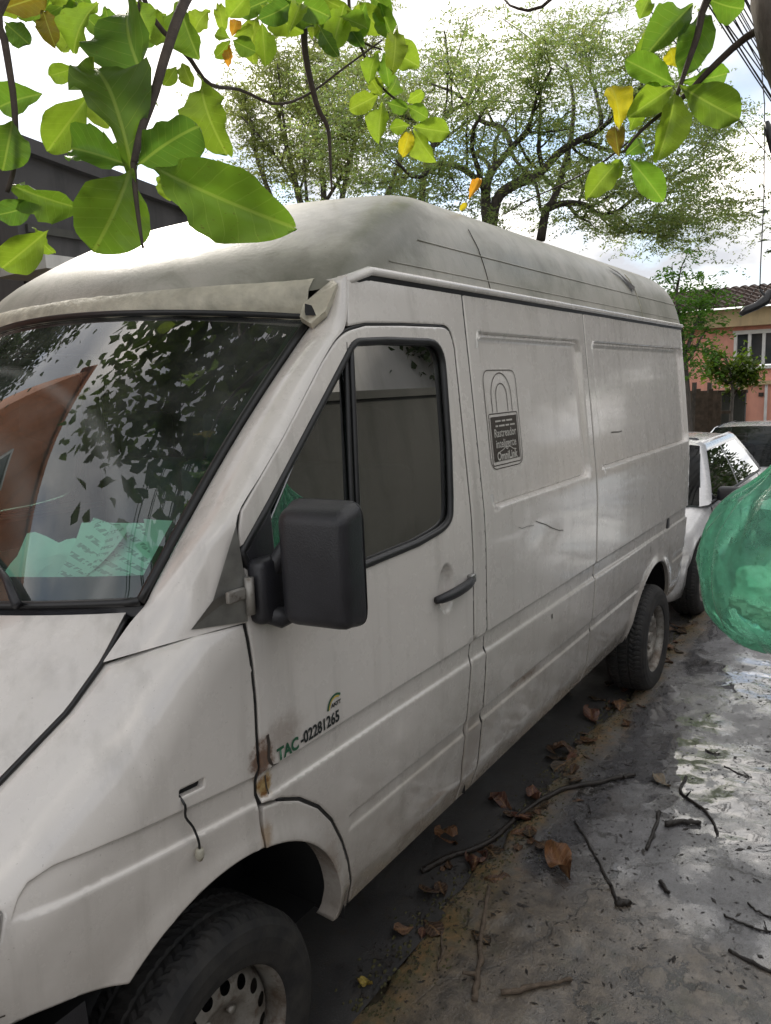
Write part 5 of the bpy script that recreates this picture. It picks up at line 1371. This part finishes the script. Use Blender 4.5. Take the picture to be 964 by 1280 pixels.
# ------------------------------------------------------------------ overhead cables
M['cable'] = simple('weathered_cable', (.018, .018, .02), .6, .3, 10)
rg = random.Random(41)
for k in range(27):
    a = Vector((-12, rg.uniform(-1.0, 1.6), rg.uniform(6.2, 8.2))); c = Vector((34, -1.25 + rg.uniform(-.15, .15), rg.uniform(5.2, 7.4))); sag = rg.uniform(.4, 1.5)
    b = MB(); b.tube([a.lerp(c, t) + Vector((0, 0, -4 * sag * t * (1 - t))) for t in np.linspace(0, 1, 36)], rg.uniform(.006, .012), 4)
    b.obj('overhead_cable', M['cable'], label='thin dark overhead cable running along the street', cat='cable', group='overhead cables along the street')
for xp, lab in ((34.2, 'concrete utility pole at the far end of the cables'), (-12.2, 'concrete utility pole behind the photographer')):
    pl = empty('utility_pole', (xp, -1.25 if xp > 0 else .6 - 1.85, gz(xp)), lab, 'pole'); b = MB(); b.tube([(0, 0, -.2), (0, 0, 9)], [.17, .11], 12); b.obj('shaft', M['greywall'], pl); b = MB(); b.box((0, .3 if xp > 0 else 1.6, 7.6), (.1, 2.0 if xp > 0 else 4.2, .12)); b.obj('crossarm', M['wood'], pl, smooth=False)
dw = empty('hanging_cable', pix(947, 30, 6.0), 'dangling drop cable with a black taped splice', 'cable')
o_ = dw.location
b = MB(); b.tube([pix(u, v, 6.0) - o_ for u, v in ((944, -60), (947, 30), (956, 130), (955, 250), (951, 330), (950, 362))], .0045, 5); b.obj('wire', M['cable'], dw)
b = MB(); b.tube([pix(u, v, 6.0) - o_ for u, v in ((926, 393), (932, 388), (945, 383), (956, 376), (962, 366), (972, 362))], [.018, .032, .030, .040, .030, .02], 8); b.tube([pix(u, v, 6.0) - o_ for u, v in ((950, 362), (958, 372), (948, 384))], .012, 6); b.obj('splice', M['gasket'], dw)
b = MB(); b.tube([pix(u, v, 6.0) - o_ for u, v in ((958, 152), (962, 165), (966, 190))], [.02, .034, .02], 7); b.obj('clamp', M['gasket'], dw)

# ------------------------------------------------------------------ broad-leaved tree over the photographer
TB = Vector((1.30, -2.42, .02))
at = empty('almond_tree', TB, 'broad-leaved tree whose leafy twigs hang across the top', 'tree')
def T(p): return Vector(p) - TB
mb = MB(); rg = random.Random(51)
trunk = [TB, Vector((1.27, -2.36, 1.0)), pix(1110, 330, 2.15), pix(1000, 85, 2.05), pix(968, 0, 2.02), pix(930, -100, 2.0), Vector((.35, -1.20, 4.3)), Vector((-.1, -.6, 4.9))]
mb.tube([T(p) for p in spline(trunk, 30)], [max(.05, .14 - .10 * i / 20) for i in range(30)], 12)
mb.obj('trunk', M['greybark'], at)
def limb(pts, r0, r1, n_=14): b = MB(); b.tube([T(p) for p in spline(pts, n_)], [r0 + (r1 - r0) * i / (n_ - 1) for i in range(n_)], 7); return b.obj('branch', M['twig'], at)
# boughs above the picture
L1 = [Vector((.35, -1.20, 4.3)), Vector((.1, -1.1, 3.9)), pix(420, -260, 2.6), pix(300, -160, 1.9), pix(270, -60, 1.6)]
limb(L1, .05, .012, 20)
limb([pix(420, -260, 2.6), pix(400, -120, 2.6), pix(384, 0, 2.6), pix(381, 60, 2.6), pix(396, 130, 2.6), pix(410, 160, 2.6), pix(413, 200, 2.6), pix(415, 242, 2.6)], .018, .003, 26)
limb([pix(270, -60, 1.6), pix(232, 0, 1.35), pix(208, 65, 1.28), pix(192, 120, 1.25), pix(176, 165, 1.22), pix(167, 205, 1.2)], .010, .0055, 20)
limb([pix(167, 205, 1.2), pix(170, 245, 1.18), pix(175, 285, 1.17), pix(179, 310, 1.16)], .005, .002, 8)
limb([pix(300, -160, 1.9), pix(100, -120, 1.7), pix(5, 0, 1.5), pix(8, 60, 1.45), pix(18, 130, 1.45), pix(19, 200, 1.45), pix(9, 240, 1.45)], .010, .004, 20)
limb([pix(175, 0, 1.6), pix(165, 60, 1.6), pix(150, 110, 1.6)], .004, .003, 8)
limb([pix(420, -260, 2.6), pix(200, -100, 2.2), pix(180, 0, 2.0), pix(235, 70, 2.1), pix(262, 105, 2.2), pix(300, 112, 2.4), pix(345, 130, 2.5), pix(385, 118, 2.6), pix(430, 85, 2.6), pix(478, 50, 2.6)], .008, .003, 30)
limb([pix(440, -60, 2.7), pix(436, 0, 2.7), pix(445, 40, 2.7), pix(470, 100, 2.7), pix(505, 132, 2.7)], .007, .0035, 14)
limb([pix(436, 20, 2.7), pix(450, 50, 2.7), pix(478, 62, 2.7)], .004, .003, 8)
# right hand twigs
limb([pix(950, -50, 2.0), pix(930, -60, 2.2), pix(884, 0, 2.3), pix(872, 45, 2.3), pix(858, 85, 2.3), pix(847, 118, 2.3)], .016, .006, 16)
limb([pix(985, 20, 2.02), pix(935, 45, 2.2), pix(890, 85, 2.25), pix(858, 118, 2.3), pix(832, 138, 2.32), pix(800, 165, 2.35), pix(780, 190, 2.35)], .012, .004, 18)
limb([pix(800, 165, 2.35), pix(770, 190, 2.5), pix(742, 210, 2.6), pix(700, 232, 2.8), pix(660, 250, 2.9), pix(630, 268, 3.0)], .004, .002, 12)
limb([pix(930, -100, 2.0), pix(800, -120, 2.6), pix(690, 0, 2.8), pix(645, 10, 2.9), pix(625, -8, 3.0)], .010, .003, 12)

def leaf_mesh(seed, curl, fold, wave, ob=1.0):
    r = random.Random(seed); V, Fc = [], []; nl, nw = 20, 3
    for i in range(nl + 1):
        t = .5 - .5 * math.cos(math.pi * (i / nl) ** .95)
        wdt_old = float(np.interp(t ** ob, [0, .04, .1, .2, .3, .4, .5, .6, .7, .78, .85, .9, .94, .97, .99, 1], [.02, .04, .11, .215, .305, .38, .44, .48, .495, .485, .45, .405, .345, .265, .165, .02])) * (1 + .035 * math.sin(t * 9 + seed))
        wdt = (.5 * math.sin(math.pi * min(1, t) ** (1.75 - ob)) ** .62 * min(1, .12 + t / .42) ** .5 + .006) * (1 + .04 * math.sin(t * 10 + seed) + .02 * math.sin(t * 27 + seed * 2))
        for j in range(-nw, nw + 1):
            s = j / nw; x = s * wdt
            z = fold * abs(x) ** 1.2 + curl * (t - .4) ** 2 * -1 + wave * math.sin(t * 9 + seed) * s * abs(s) * .5 + wave * .4 * math.sin(t * 23 + seed * 2 + s)* s * s
            V.append((x, t + .015 * math.sin(s * 3), z))
    k = 2 * nw + 1
    for i in range(nl):
        for j in range(k - 1): Fc.append((i * k + j, i * k + j + 1, (i + 1) * k + j + 1, (i + 1) * k + j))
    return mesh('leaf', V, Fc, M['leaf_near'])
LM = [leaf_mesh(1, .55, .50, .12, .40), leaf_mesh(2, .80, .30, .15, .32), leaf_mesh(3, .35, .60, .10, .46), leaf_mesh(4, .75, .36, .18, .28), leaf_mesh(5, -.35, .42, .14, .36), leaf_mesh(6, .20, .70, .16, .42)]
CDIR = Vector(RC[2])
def leaf(bu, bv, tu, tv, wpx, D, col, dd=0.0, tilt=0.0, parent=at, org=TB, mats=LM):
    B, Tp = pix(bu, bv, D), pix(tu, tv, D + dd); y = (Tp - B); L = y.length; y.normalize()
    mid = (B + Tp) / 2; zv = (Vector(CAM) - mid).normalized(); x = y.cross(zv).normalized(); zv = x.cross(y).normalized()
    Rt = Matrix((x, y, zv)).transposed() @ Matrix.Rotation(tilt + rnd.uniform(-.35, .35), 3, 'Y')
    wsc = wpx * D / FPX * rnd.uniform(.92, 1.04)
    M4 = Rt.to_4x4() @ Matrix.Diagonal((wsc / max(.5, math.cos(tilt)), L, L * .9, 1)); M4.translation = B - org
    o = obj('leaf', mats[rnd.randrange(len(mats))], parent); o.matrix_local = M4; f_ = rnd.uniform(.82, 1.18); o.color = (col[0] * f_ * rnd.uniform(.94, 1.10), col[1] * f_, col[2] * f_, 1); return o
G0, G1, G2, G3 = (.105, .205, .035), (.13, .235, .035), (.20, .30, .04), (.08, .165, .035)
YL, BR, OR = (.50, .42, .03), (.17, .13, .025), (.55, .25, .04)
for a in ((168, 207, 118, 48, 96, 1.20, G0, .04, .2), (188, 125, 140, -12, 92, 1.30, G3, .05, -.4), (170, 206, 246, 152, 74, 1.21, G3, -.02, .35), (186, 208, 356, 284, 92, 1.19, G1, -.03, .1),
          (166, 210, 122, 312, 92, 1.18, G1, .0, -.15), (162, 206, 86, 182, 46, 1.23, G0, .03, .5), (112, 118, 58, 190, 48, 1.45, G2, .03, .2), (246, 92, 272, 186, 62, 1.35, G2, .0, .1), (222, 0, 246, 72, 42, 1.5, G1, .0, .2),
          (104, 118, 136, 158, 28, 1.5, G2, .02, -.3), (52, 116, -6, 132, 40, 1.5, G0, .0, .2), (16, 150, 4, 212, 52, 1.42, G0, .0, -.2), (14, 232, 98, 262, 42, 1.45, G1, -.03, .3), (50, 254, -8, 272, 32, 1.44, G3, 0, .2),
          (60, 288, 2, 336, 46, 1.42, G2, 0, .1), (40, 284, 60, 316, 26, 1.5, G2, 0, .4), (6, 28, 40, 58, 30, 1.5, G3, 0, .3), (52, 8, 66, 52, 26, 1.6, BR, 0, .2), (96, 84, 60, 96, 26, 1.9, G2, 0, .1), (0, 12, 60, -8, 36, 1.6, BR, 0, .2), (96, 30, 80, 68, 26, 1.9, G2, 0, .4),
          (205, 212, 212, 250, 22, 1.7, G2, 0, .2), (196, 226, 220, 222, 20, 1.7, G2, .02, .1), (120, 0, 84, 60, 46, 1.5, G2, .02, .5), (150, 175, 138, 205, 22, 1.3, G3, 0, .2),
          (288, 50, 272, 72, 20, 2.3, G2, 0, 0), (290, 50, 318, 64, 24, 2.3, G1, 0, .2), (288, 48, 268, 42, 16, 2.3, G2, 0, .1), (290, 46, 296, 24, 16, 2.3, OR, 0, .1), (287, 54, 284, 80, 12, 2.3, OR, 0, .1), (292, 46, 316, 32, 16, 2.3, G2, 0, .2),
          (222, 82, 206, 106, 18, 2.1, G2, 0, .1), (228, 78, 240, 108, 20, 2.1, G2, 0, .3), (262, 10, 240, 36, 26, 1.8, G2, 0, .2), (170, 0, 186, 44, 36, 1.6, G1, 0, .3),
          (330, -6, 372, 22, 34, 2.4, G0, 0, .2), (312, -8, 286, 20, 30, 2.4, G2, 0, .3), (386, -4, 402, 44, 30, 2.5, G1, 0, .1), (380, 0, 356, 26, 26, 2.5, G2, 0, .2), (420, -5, 418, 66, 34, 2.6, G1, 0, .1), (444, 0, 476, 40, 34, 2.6, G2, 0, .2), (474, 2, 492, 50, 24, 2.6, G1, 0, .5), (446, 8, 436, 48, 24, 2.6, G0, 0, .2), (462, -6, 490, 14, 26, 2.6, G0, 0, .2), (400, -4, 440, 16, 28, 2.5, G2, 0, .2),
          (478, 58, 524, 82, 34, 2.6, G2, 0, .1), (474, 60, 458, 98, 24, 2.6, G2, 0, .3), (480, 62, 486, 104, 22, 2.6, G1, 0, .2), (480, 54, 504, 60, 18, 2.6, G2, 0, .2),
          (474, 118, 436, 138, 26, 2.7, G2, 0, .1), (478, 120, 464, 100, 20, 2.7, G2, 0, .2), (482, 122, 500, 96, 22, 2.7, G1, 0, .2), (478, 126, 472, 176, 28, 2.7, G2, 0, .2), (484, 128, 510, 136, 18, 2.7, G1, 0, .2),
          (508, 132, 534, 146, 22, 2.7, G1, 0, .2), (508, 128, 528, 114, 18, 2.7, G2, 0, .2), (516, 158, 562, 166, 30, 2.7, G2, 0, .1), (516, 160, 542, 202, 28, 2.7, G2, 0, .2), (514, 160, 504, 192, 20, 2.7, YL, 0, .2), (512, 156, 488, 160, 18, 2.7, G2, 0, .3),
          (586, 250, 600, 222, 12, 3.0, OR, 0, .1), (584, 252, 576, 262, 8, 3.0, YL, 0, .1),
          # right hand cluster
          (844, 106, 782, 74, 34, 2.3, G1, .0, .2), (842, 108, 788, 144, 36, 2.32, G2, .0, .15), (846, 114, 826, 198, 44, 2.28, G2, .0, -.1), (850, 108, 924, 150, 50, 2.28, G1, -.02, .2), (852, 104, 917, 92, 28, 2.3, G1, .0, .4),
          (884, 6, 858, 86, 46, 2.32, G0, .0, .15), (868, 2, 806, 68, 40, 2.35, G0, .0, .35), (858, 30, 796, 64, 30, 2.45, G2, .0, .3), (886, 0, 930, 14, 34, 2.3, G1, .0, .2), (846, 84, 838, 62, 22, 2.4, YL, 0, .1), (890, 98, 908, 122, 20, 2.4, YL, 0, .3),
          (776, 160, 768, 102, 34, 2.36, YL, .0, .1), (774, 196, 768, 154, 24, 2.38, BR, .0, .2), (778, 196, 736, 242, 34, 2.36, G2, .0, .1), (786, 196, 830, 250, 34, 2.34, G1, .0, .1), (782, 194, 806, 174, 24, 2.36, G0, .0, .2), (776, 198, 768, 226, 20, 2.38, G2, 0, .4), (786, 165, 800, 132, 22, 2.38, G2, 0, .3), (812, -4, 800, 22, 24, 2.6, G2, 0, .3)):
    leaf(*a)
lr = random.Random(5)
for k in range(34):
    if k < 16: u, v = lr.uniform(-5, 330), lr.uniform(-22, 26)
    else: u, v = lr.uniform(290, 500), lr.uniform(-16, 34)
    a = lr.uniform(.3, 2.8); L_ = lr.uniform(34, 62); Dd = lr.uniform(1.7, 2.7)
    leaf(u, v, u + L_ * math.cos(a), v + L_ * math.sin(a), L_ * lr.uniform(.45, .6), Dd, (G0, G1, G2, G2, G3)[lr.randrange(5)], lr.uniform(-.05, .05), lr.uniform(-.4, .4))
# the crown above and behind the picture (seen only in reflections and as shade)
rs = np.random.RandomState(61); cen = []
while len(cen) < 80:
    x, y = rs.uniform(-1.25, 1.7), rs.uniform(-1.3, 2.4); d = math.hypot(x - CAM[0], y - CAM[1]); zmin = 2.75 + .60 * d
    z = max(zmin, 3.6) + abs(rs.normal()) * .7
    cen.append((x, y, z))
cc = np.concatenate([np.array(c)[None] + rs.normal(size=(32, 3)) * np.array([.30, .30, .14]) for c in cen]) - np.array(TB)
leaf_cloud('foliage', cc, .21, .115, M['leaf_crown'], at, 62, .5, shape='leaf')
mb = MB()
for k in range(9):
    a = rs.uniform(0, 6.28); e = Vector((-1.0 + 2.6 * math.cos(a), -.3 + 2.6 * math.sin(a), 5.6)); d = math.hypot(e.x - CAM[0], e.y - CAM[1]); e.z = max(4.6, 3.1 + .62 * d)
    mb.tube([T(p) for p in spline([Vector((-.1, -.6, 4.9)) , Vector((-.3, -.5, 5.2)).lerp(e, .5) + Vector((0, 0, .2)), e], 8)], [.04, .036, .03, .026, .022, .018, .014, .01], 6)
mb.obj('boughs', M['greybark'], at)

# ------------------------------------------------------------------ green bag hanging from a stub of that tree
n = NT('thin_green_plastic'); n.t.nodes.remove(n.b); p = n.co()
f = n.noise(7, 6, .65, p)
tr = n.n('ShaderNodeBsdfTransparent'); n.l(n.mix(n.ramp(f, [(.35, 0.0), (.65, 1.0)]), (.70, 1.0, .86), (.36, .96, .66)), tr.inputs[0])
tl = n.n('ShaderNodeBsdfTranslucent'); tl.inputs[0].default_value = (.55, 1.0, .82, 1)
df = n.n('ShaderNodeBsdfDiffuse'); df.inputs[0].default_value = (.36, .90, .66, 1); gl_s = n.n('ShaderNodeBsdfGlossy'); gl_s.inputs['Roughness'].default_value = .24
m1 = n.n('ShaderNodeMixShader'); m1.inputs[0].default_value = .5; n.l(tl.outputs[0], m1.inputs[1]); n.l(df.outputs[0], m1.inputs[2])
m2 = n.n('ShaderNodeMixShader'); n.l(n.ramp(f, [(.35, .16), (.65, .44)]), m2.inputs[0]); n.l(tr.outputs[0], m2.inputs[1]); n.l(m1.outputs[0], m2.inputs[2])
fr_ = n.n('ShaderNodeFresnel'); fr_.inputs[0].default_value = 1.28; bp = n.n('ShaderNodeBump'); bp.inputs['Strength'].default_value = .6; bp.inputs['Distance'].default_value = .02; n.l(n.noise(11, 5, .6, p, dist=1.5), bp.inputs['Height']); n.l(bp.outputs[0], gl_s.inputs['Normal']); n.l(bp.outputs[0], df.inputs['Normal'])
m3 = n.n('ShaderNodeMixShader'); n.l(fr_.outputs[0], m3.inputs[0]); n.l(m2.outputs[0], m3.inputs[1]); n.l(gl_s.outputs[0], m3.inputs[2]); n.l(m3.outputs[0], n.o.inputs[0]); M['bag'] = n.m; M['bag'].name = 'thin_green_plastic'
BC = pix(984, 706, 2.2)
bag = empty('green_bag', BC, 'translucent green plastic bag hanging beside the pavement', 'bag')
b = MB(); P = []
for i in range(81):
    t = i / 80; r = []
    ph = math.pi * t; zc_ = .245 * math.cos(ph); rad = .258 * math.sin(ph) ** .62 * (1 - .22 * max(0, math.cos(ph)) ** 2)
    if t < .16: rad = .012 + (rad - .012) * (t / .16) ** 1.4; zc_ = .245 * math.cos(math.pi * .16) + (.16 - t) * 1.1
    for j in range(145):
        th = 2 * math.pi * j / 144
        wr = .012 * math.sin(th * 13 + 3 * t + 2 * math.sin(th * 3)) * (1 - t) ** 1.2 + -.034 * abs(mnoise.noise((math.cos(th) * 3.1, math.sin(th) * 3.1, t * 3.2 + 9))) ** .8 - .010 * abs(mnoise.noise((math.cos(th) * 6 + t * 3, math.sin(th) * 6, t * 4 + 2))) ** .8 + .010 * mnoise.noise((math.cos(th) * 2.2, math.sin(th) * 2.2, t * 4)) + .002 * mnoise.noise((math.cos(th) * 6, math.sin(th) * 6, t * 9)) + .006 * abs(mnoise.noise((math.cos(th) * 4, math.sin(th) * 4, t * 5 + 4)))
        q = rad * (1 + .08 * math.sin(2 * th + 1)) + wr * min(1, rad / .1)
        r.append((q * math.cos(th), q * math.sin(th), zc_))
    P.append(r)
b.grid([r[::-1] for r in P]); b.obj('bag_skin', M['bag'], bag)
top = Vector((0, 0, .245 * math.cos(math.pi * .16) + .176))
b = MB(); b.tube([top + Vector((0, 0, -.03)), top + Vector((0, 0, .05)), top + Vector((.01, -.01, .12))], [.014, .010, .006], 8); b.obj('twisted_neck', M['bag'], bag)
b = MB(); bm = bmesh.new(); bmesh.ops.create_icosphere(bm, subdivisions=5, radius=.17)
for v_ in bm.verts:
    c_ = v_.co.copy(); q = 1 - .35 * abs(mnoise.noise(c_ * 9)) - .22 * abs(mnoise.noise(c_ * 23)) + .2 * mnoise.noise(c_ * 4); v_.co = Vector((c_.x * q, c_.y * q, c_.z * q * .62 - .09))
bm.verts.index_update(); b.add([v_.co for v_ in bm.verts], [[w_.index for w_ in f.verts] for f in bm.faces]); bm.free()
b.obj('contents', simple('packed_waste_paper', (.80, .78, .72), .9, .2, 14), bag, smooth=False)
stub_end = BC + top + Vector((.01, -.01, .13)); b = MB(); b.tube([T(p) for p in (Vector((1.22, -2.27, 1.85)), Vector((1.22, -2.27, 1.85)).lerp(stub_end, .6) + Vector((0, 0, .03)), stub_end)], [.03, .018, .010], 7); b.obj('branch_stub', M['twig'], at)

# ------------------------------------------------------------------ litter on the pavement
M['wetstick'] = simple('wet_black_stick', (.022, .017, .014), .35, .4, 30, .5); M['drystick'] = simple('weathered_stick', (.12, .090, .065), .75, .4, 30, .5)
def gpt2(u, v, dz=0):
    q = gp(u, v, .03)
    for _ in range(4): q = gp(u, v, pz(q.x, q.y) if q.y < kerb_y(q.x) else gz(q.x)); 
    return q + Vector((0, 0, dz))
def stick(pts, r0, r1, mat, label, knots=1):
    P = [gpt2(u, v, r0 * .75 + (h[0] if h else 0)) for u, v, *h in pts]; base = P[0].copy(); n_ = 5 * len(P); S_ = spline([p - base for p in P], n_)
    S_ = [p + Vector((rnd.gauss(0, .002), rnd.gauss(0, .002), abs(rnd.gauss(0, .0012)))) for p in S_]
    b = MB(); b.tube(S_, [(r0 + (r1 - r0) * i / (n_ - 1)) * rnd.uniform(.85, 1.2) for i in range(n_)], 7)
    for k in range(knots):
        i = rnd.randrange(n_ // 3, n_ - 2); d = Vector((rnd.gauss(0, 1), rnd.gauss(0, 1), .5)).normalized(); b.tube([S_[i], S_[i] + d * rnd.uniform(.015, .05)], [r1, r1 * .5], 5)
    return b.obj('stick', mat, label=label, cat='stick', loc=base)
stick([(528, 1092), (560, 1075), (612, 1055), (652, 1020), (697, 992), (745, 981), (793, 971)], .013, .010, M['wetstick'], 'long black wet branch lying across the pavement edge', 2)
stick([(612, 1110), (603, 1160), (600, 1200), (594, 1252)], .007, .010, M['drystick'], 'straight grey-brown stick nearest the bottom of the photo')
stick([(719, 1027), (735, 1055), (752, 1085), (773, 1130)], .004, .006, M['wetstick'], 'thin dark stick touching the big brown leaf')
stick([(858, 972), (852, 992), (882, 1015), (898, 1044)], .006, .005, M['wetstick'], 'crooked dark twig bent like a hook')
stick([(825, 1017), (817, 1040), (809, 1064)], .008, .006, M['wetstick'], 'short thick dark stick left of the crooked twig', 0)
stick([(832, 1033), (852, 1030), (875, 1031)], .012, .009, M['wetstick'], 'stubby black piece of wood below the crooked twig', 0)
stick([(912, 1190), (940, 1205), (985, 1226)], .006, .005, M['wetstick'], 'dark stick at the lower right edge', 0)
stick([(628, 1245), (670, 1236), (714, 1227)], .010, .006, M['drystick'], 'muddy stick half sunk in the broken slab', 0)
stick([(826, 1104), (836, 1119)], .008, .007, M['wetstick'], 'tiny black stick stub right of the brown leaf', 0)
stick([(770, 1132), (788, 1131)], .012, .010, M['wetstick'], 'small black bark chip at the end of the thin stick', 0)
stick([(545, 1150), (553, 1180), (548, 1215)], .004, .003, M['drystick'], 'thin pale twig beside the straight stick', 1)
stick([(690, 855), (706, 862), (715, 870)], .004, .003, M['drystick'], 'curved pale twig under the van sill', 0)
stick([(905, 958), (925, 968), (940, 972)], .003, .002, M['wetstick'], 'hair-thin twig by the puddle', 2)
stick([(882, 938), (890, 942), (900, 943)], .004, .003, M['wetstick'], 'tiny dark twig above the hook-shaped twig', 1)
stick([(905, 1145), (940, 1160), (964, 1166)], .004, .003, M['wetstick'], 'slim dark twig near the right edge', 3)
stick([(935, 1130), (950, 1142), (972, 1150)], .003, .003, M['wetstick'], 'slimmest twig near the right edge', 2)
n = NT('dead_leaf'); p = n.co(); oi = n.n('ShaderNodeObjectInfo'); f = n.noise(4, 6, .65, p); X_, Y_, Z_ = n.xyz(p); ax = n.math('ABSOLUTE', X_)
sv = n.math('FRACT', n.math('SUBTRACT', n.math('MULTIPLY', Y_, 7.0), n.math('MULTIPLY', ax, 4.0))); sv = n.mapr(n.math('ABSOLUTE', n.math('SUBTRACT', sv, .5)), .12, .02)
c = n.mix(n.ramp(f, [(.35, 0.0), (.68, 1.0)]), oi.outputs['Color'], n.mix(.75, oi.outputs['Color'], (.035, .018, .012))); c = n.mix(n.math('MULTIPLY', n.math('MAXIMUM', sv, n.mapr(ax, .04, .015)), .45), c, (.30, .17, .07))
n.set(Base_Color=c, Roughness=.42); n.bump(n.math('ADD', f, n.math('MULTIPLY', sv, .4)), .5, .02); M['dead'] = n.m
def dead_mesh(seed):
    r = random.Random(seed); V, Fc = [], []; nl, nw = 12, 4
    for i in range(nl + 1):
        t = i / nl; wdt = .5 * math.sin(math.pi * min(1, max(.02, t * .6 + .4 * t * t))) ** .7 * (.5 + .6 * t); wdt = max(.02, wdt) * (1 if t < .95 else .5)
        for j in range(-nw, nw + 1):
            s = j / nw; q = mnoise.noise((t * 2.3 + seed, s * 1.8, seed * .7)); jag = 1 + .12 * mnoise.noise((t * 9, s * 3, seed))
            V.append((s * wdt * .75 * jag * (1 - .25 * abs(q)), t, .16 * q + .30 * abs(s) ** 1.5 * (.4 + q) + .10 * math.sin(t * 6 + seed) + .10))
    k = 2 * nw + 1
    for i in range(nl):
        for j in range(k - 1): Fc.append((i * k + j, i * k + j + 1, (i + 1) * k + j + 1, (i + 1) * k + j))
    return mesh('dead_leaf', V, Fc, M['dead'])
DM = [dead_mesh(k) for k in range(1, 6)]
def dead(u, v, L, rz, col, label, group=None, dz=.0, mi=None, wid=1.0):
    o = obj('dead_leaf', DM[mi if mi is not None else rnd.randrange(5)], None, gpt2(u, v, dz), label, 'leaf', group); o.rotation_euler = (rnd.uniform(-.2, .2), rnd.uniform(-.2, .2), rz); o.scale = (L * wid, L, L * .8); o.color = (*col, 1); return o
DB, DR, DO, DY = (.10, .052, .028), (.12, .045, .03), (.23, .105, .045), (.42, .32, .05)
dead(712, 1103, .17, -.85, DO, 'big curled brown leaf lying beside the thin stick', mi=1, wid=.95)
dead(572, 1058, .15, -.6, DO, 'curled orange-brown leaf by the black branch near the sill', mi=2)
dead(640, 1012, .13, -.3, DR, 'folded reddish leaf touching the black branch', mi=3)
dead(672, 1005, .11, -.9, DR, 'smaller reddish leaf just right of the folded one', mi=0)
dead(592, 1090, .14, -1.2, DR, 'dark red leaf below the black branch', mi=4)
dead(838, 985, .10, -.4, (.28, .24, .18), 'pale torn leaf under the crooked twig', mi=2)
dead(466, 1232, .05, .3, DY, 'small yellow leaf at the bottom by the van wheel', mi=1)
dead(745, 906, .14, -.9, DR, 'brown leaf lying by the rear wheel', mi=2); dead(722, 940, .12, .4, DB, 'dark leaf on the mossy edge ahead of the rear wheel', mi=3)
rl_ = random.Random(77)
for k in range(84):
    t = rl_.random() ** .8; x = .7 + 3.4 * t if k < 66 else rl_.uniform(3.9, 5.6); y = kerb_y(x) + rl_.gauss(-.01, .07) + (.03 if k < 66 else .0)
    o = obj('dead_leaf', DM[rl_.randrange(5)], None, Vector((x, y, (pz(x, y) if y < kerb_y(x) else gz(x)) + .002)), 'small decaying leaf in the drift along the pavement edge', 'leaf', 'leaf drift along the pavement edge')
    L = rl_.uniform(.045, .12); o.scale = (L, L, L * .32); o.rotation_euler = (rl_.uniform(-.3, .3), rl_.uniform(-.3, .3), rl_.uniform(0, 6.28)); o.color = (*[(.055, .032, .02), DB, DR, (.03, .026, .016), (.16, .08, .04)][rl_.randrange(5)], 1)
# fine crumbs and bits of bark, too small to tell apart
rs = np.random.RandomState(81); b = MB()
for k in range(6500):
    if k < 3200: x = rs.uniform(.6, 5.5); y = kerb_y(x) + rs.normal() * .09
    else: x = rs.uniform(.8, 5.0); y = -1.0 - rs.rand() ** 1.3 * 1.4
    z = pz(x, y) if y < kerb_y(x) else gz(x); s_ = rs.uniform(.001, .004) * (1 if k < 6200 else 2.0); a = rs.uniform(0, 6.28); l = s_ * rs.uniform(.7, 4.0); c_, q = math.cos(a), math.sin(a)
    b.add([(x - c_ * l, y - q * l, z), (x + q * s_, y - c_ * s_, z + s_ * .6), (x + c_ * l, y + q * l, z + .001), (x - q * s_, y + c_ * s_, z + s_ * .3)], [(0, 1, 3), (1, 2, 3)])
b.obj('litter_crumbs', M['wetstick'], label='dark crumbs of bark and leaf scattered on the pavement', cat='litter', kind='stuff', smooth=False)

# moss and silt cushions along the broken edge
M['moss'] = simple('moss_and_silt', (.060, .056, .024), .95, .6, 25, .6, bscale=90)
rs = np.random.RandomState(91); b = MB()
for k in range(1500):
    x = .55 + 4.6 * rs.rand() ** 1.2; y = kerb_y(x) - .02 + rs.normal() * .06; z = (pz(x, y) if y < kerb_y(x) else gz(x)); r = rs.uniform(.002, .008); n_ = 5; a0 = rs.uniform(0, 6)
    ring = [(x + r * rs.uniform(.7, 1.3) * math.cos(a0 + 6.283 * i / n_) * 1.4, y + r * rs.uniform(.6, 1.2) * math.sin(a0 + 6.283 * i / n_), z - .004) for i in range(n_)]; r2 = [(x + (p[0] - x) * .6, y + (p[1] - y) * .6, z + r * rs.uniform(.15, .4)) for p in ring]
    b.add(ring + r2 + [(x, y, z + r * .45)], [(i, (i + 1) % n_, n_ + (i + 1) % n_, n_ + i) for i in range(n_)] + [(n_ + i, n_ + (i + 1) % n_, 2 * n_) for i in range(n_)])
b.obj('moss', M['moss'], label='mossy silt crumbling along the broken pavement edge', cat='moss', kind='stuff')
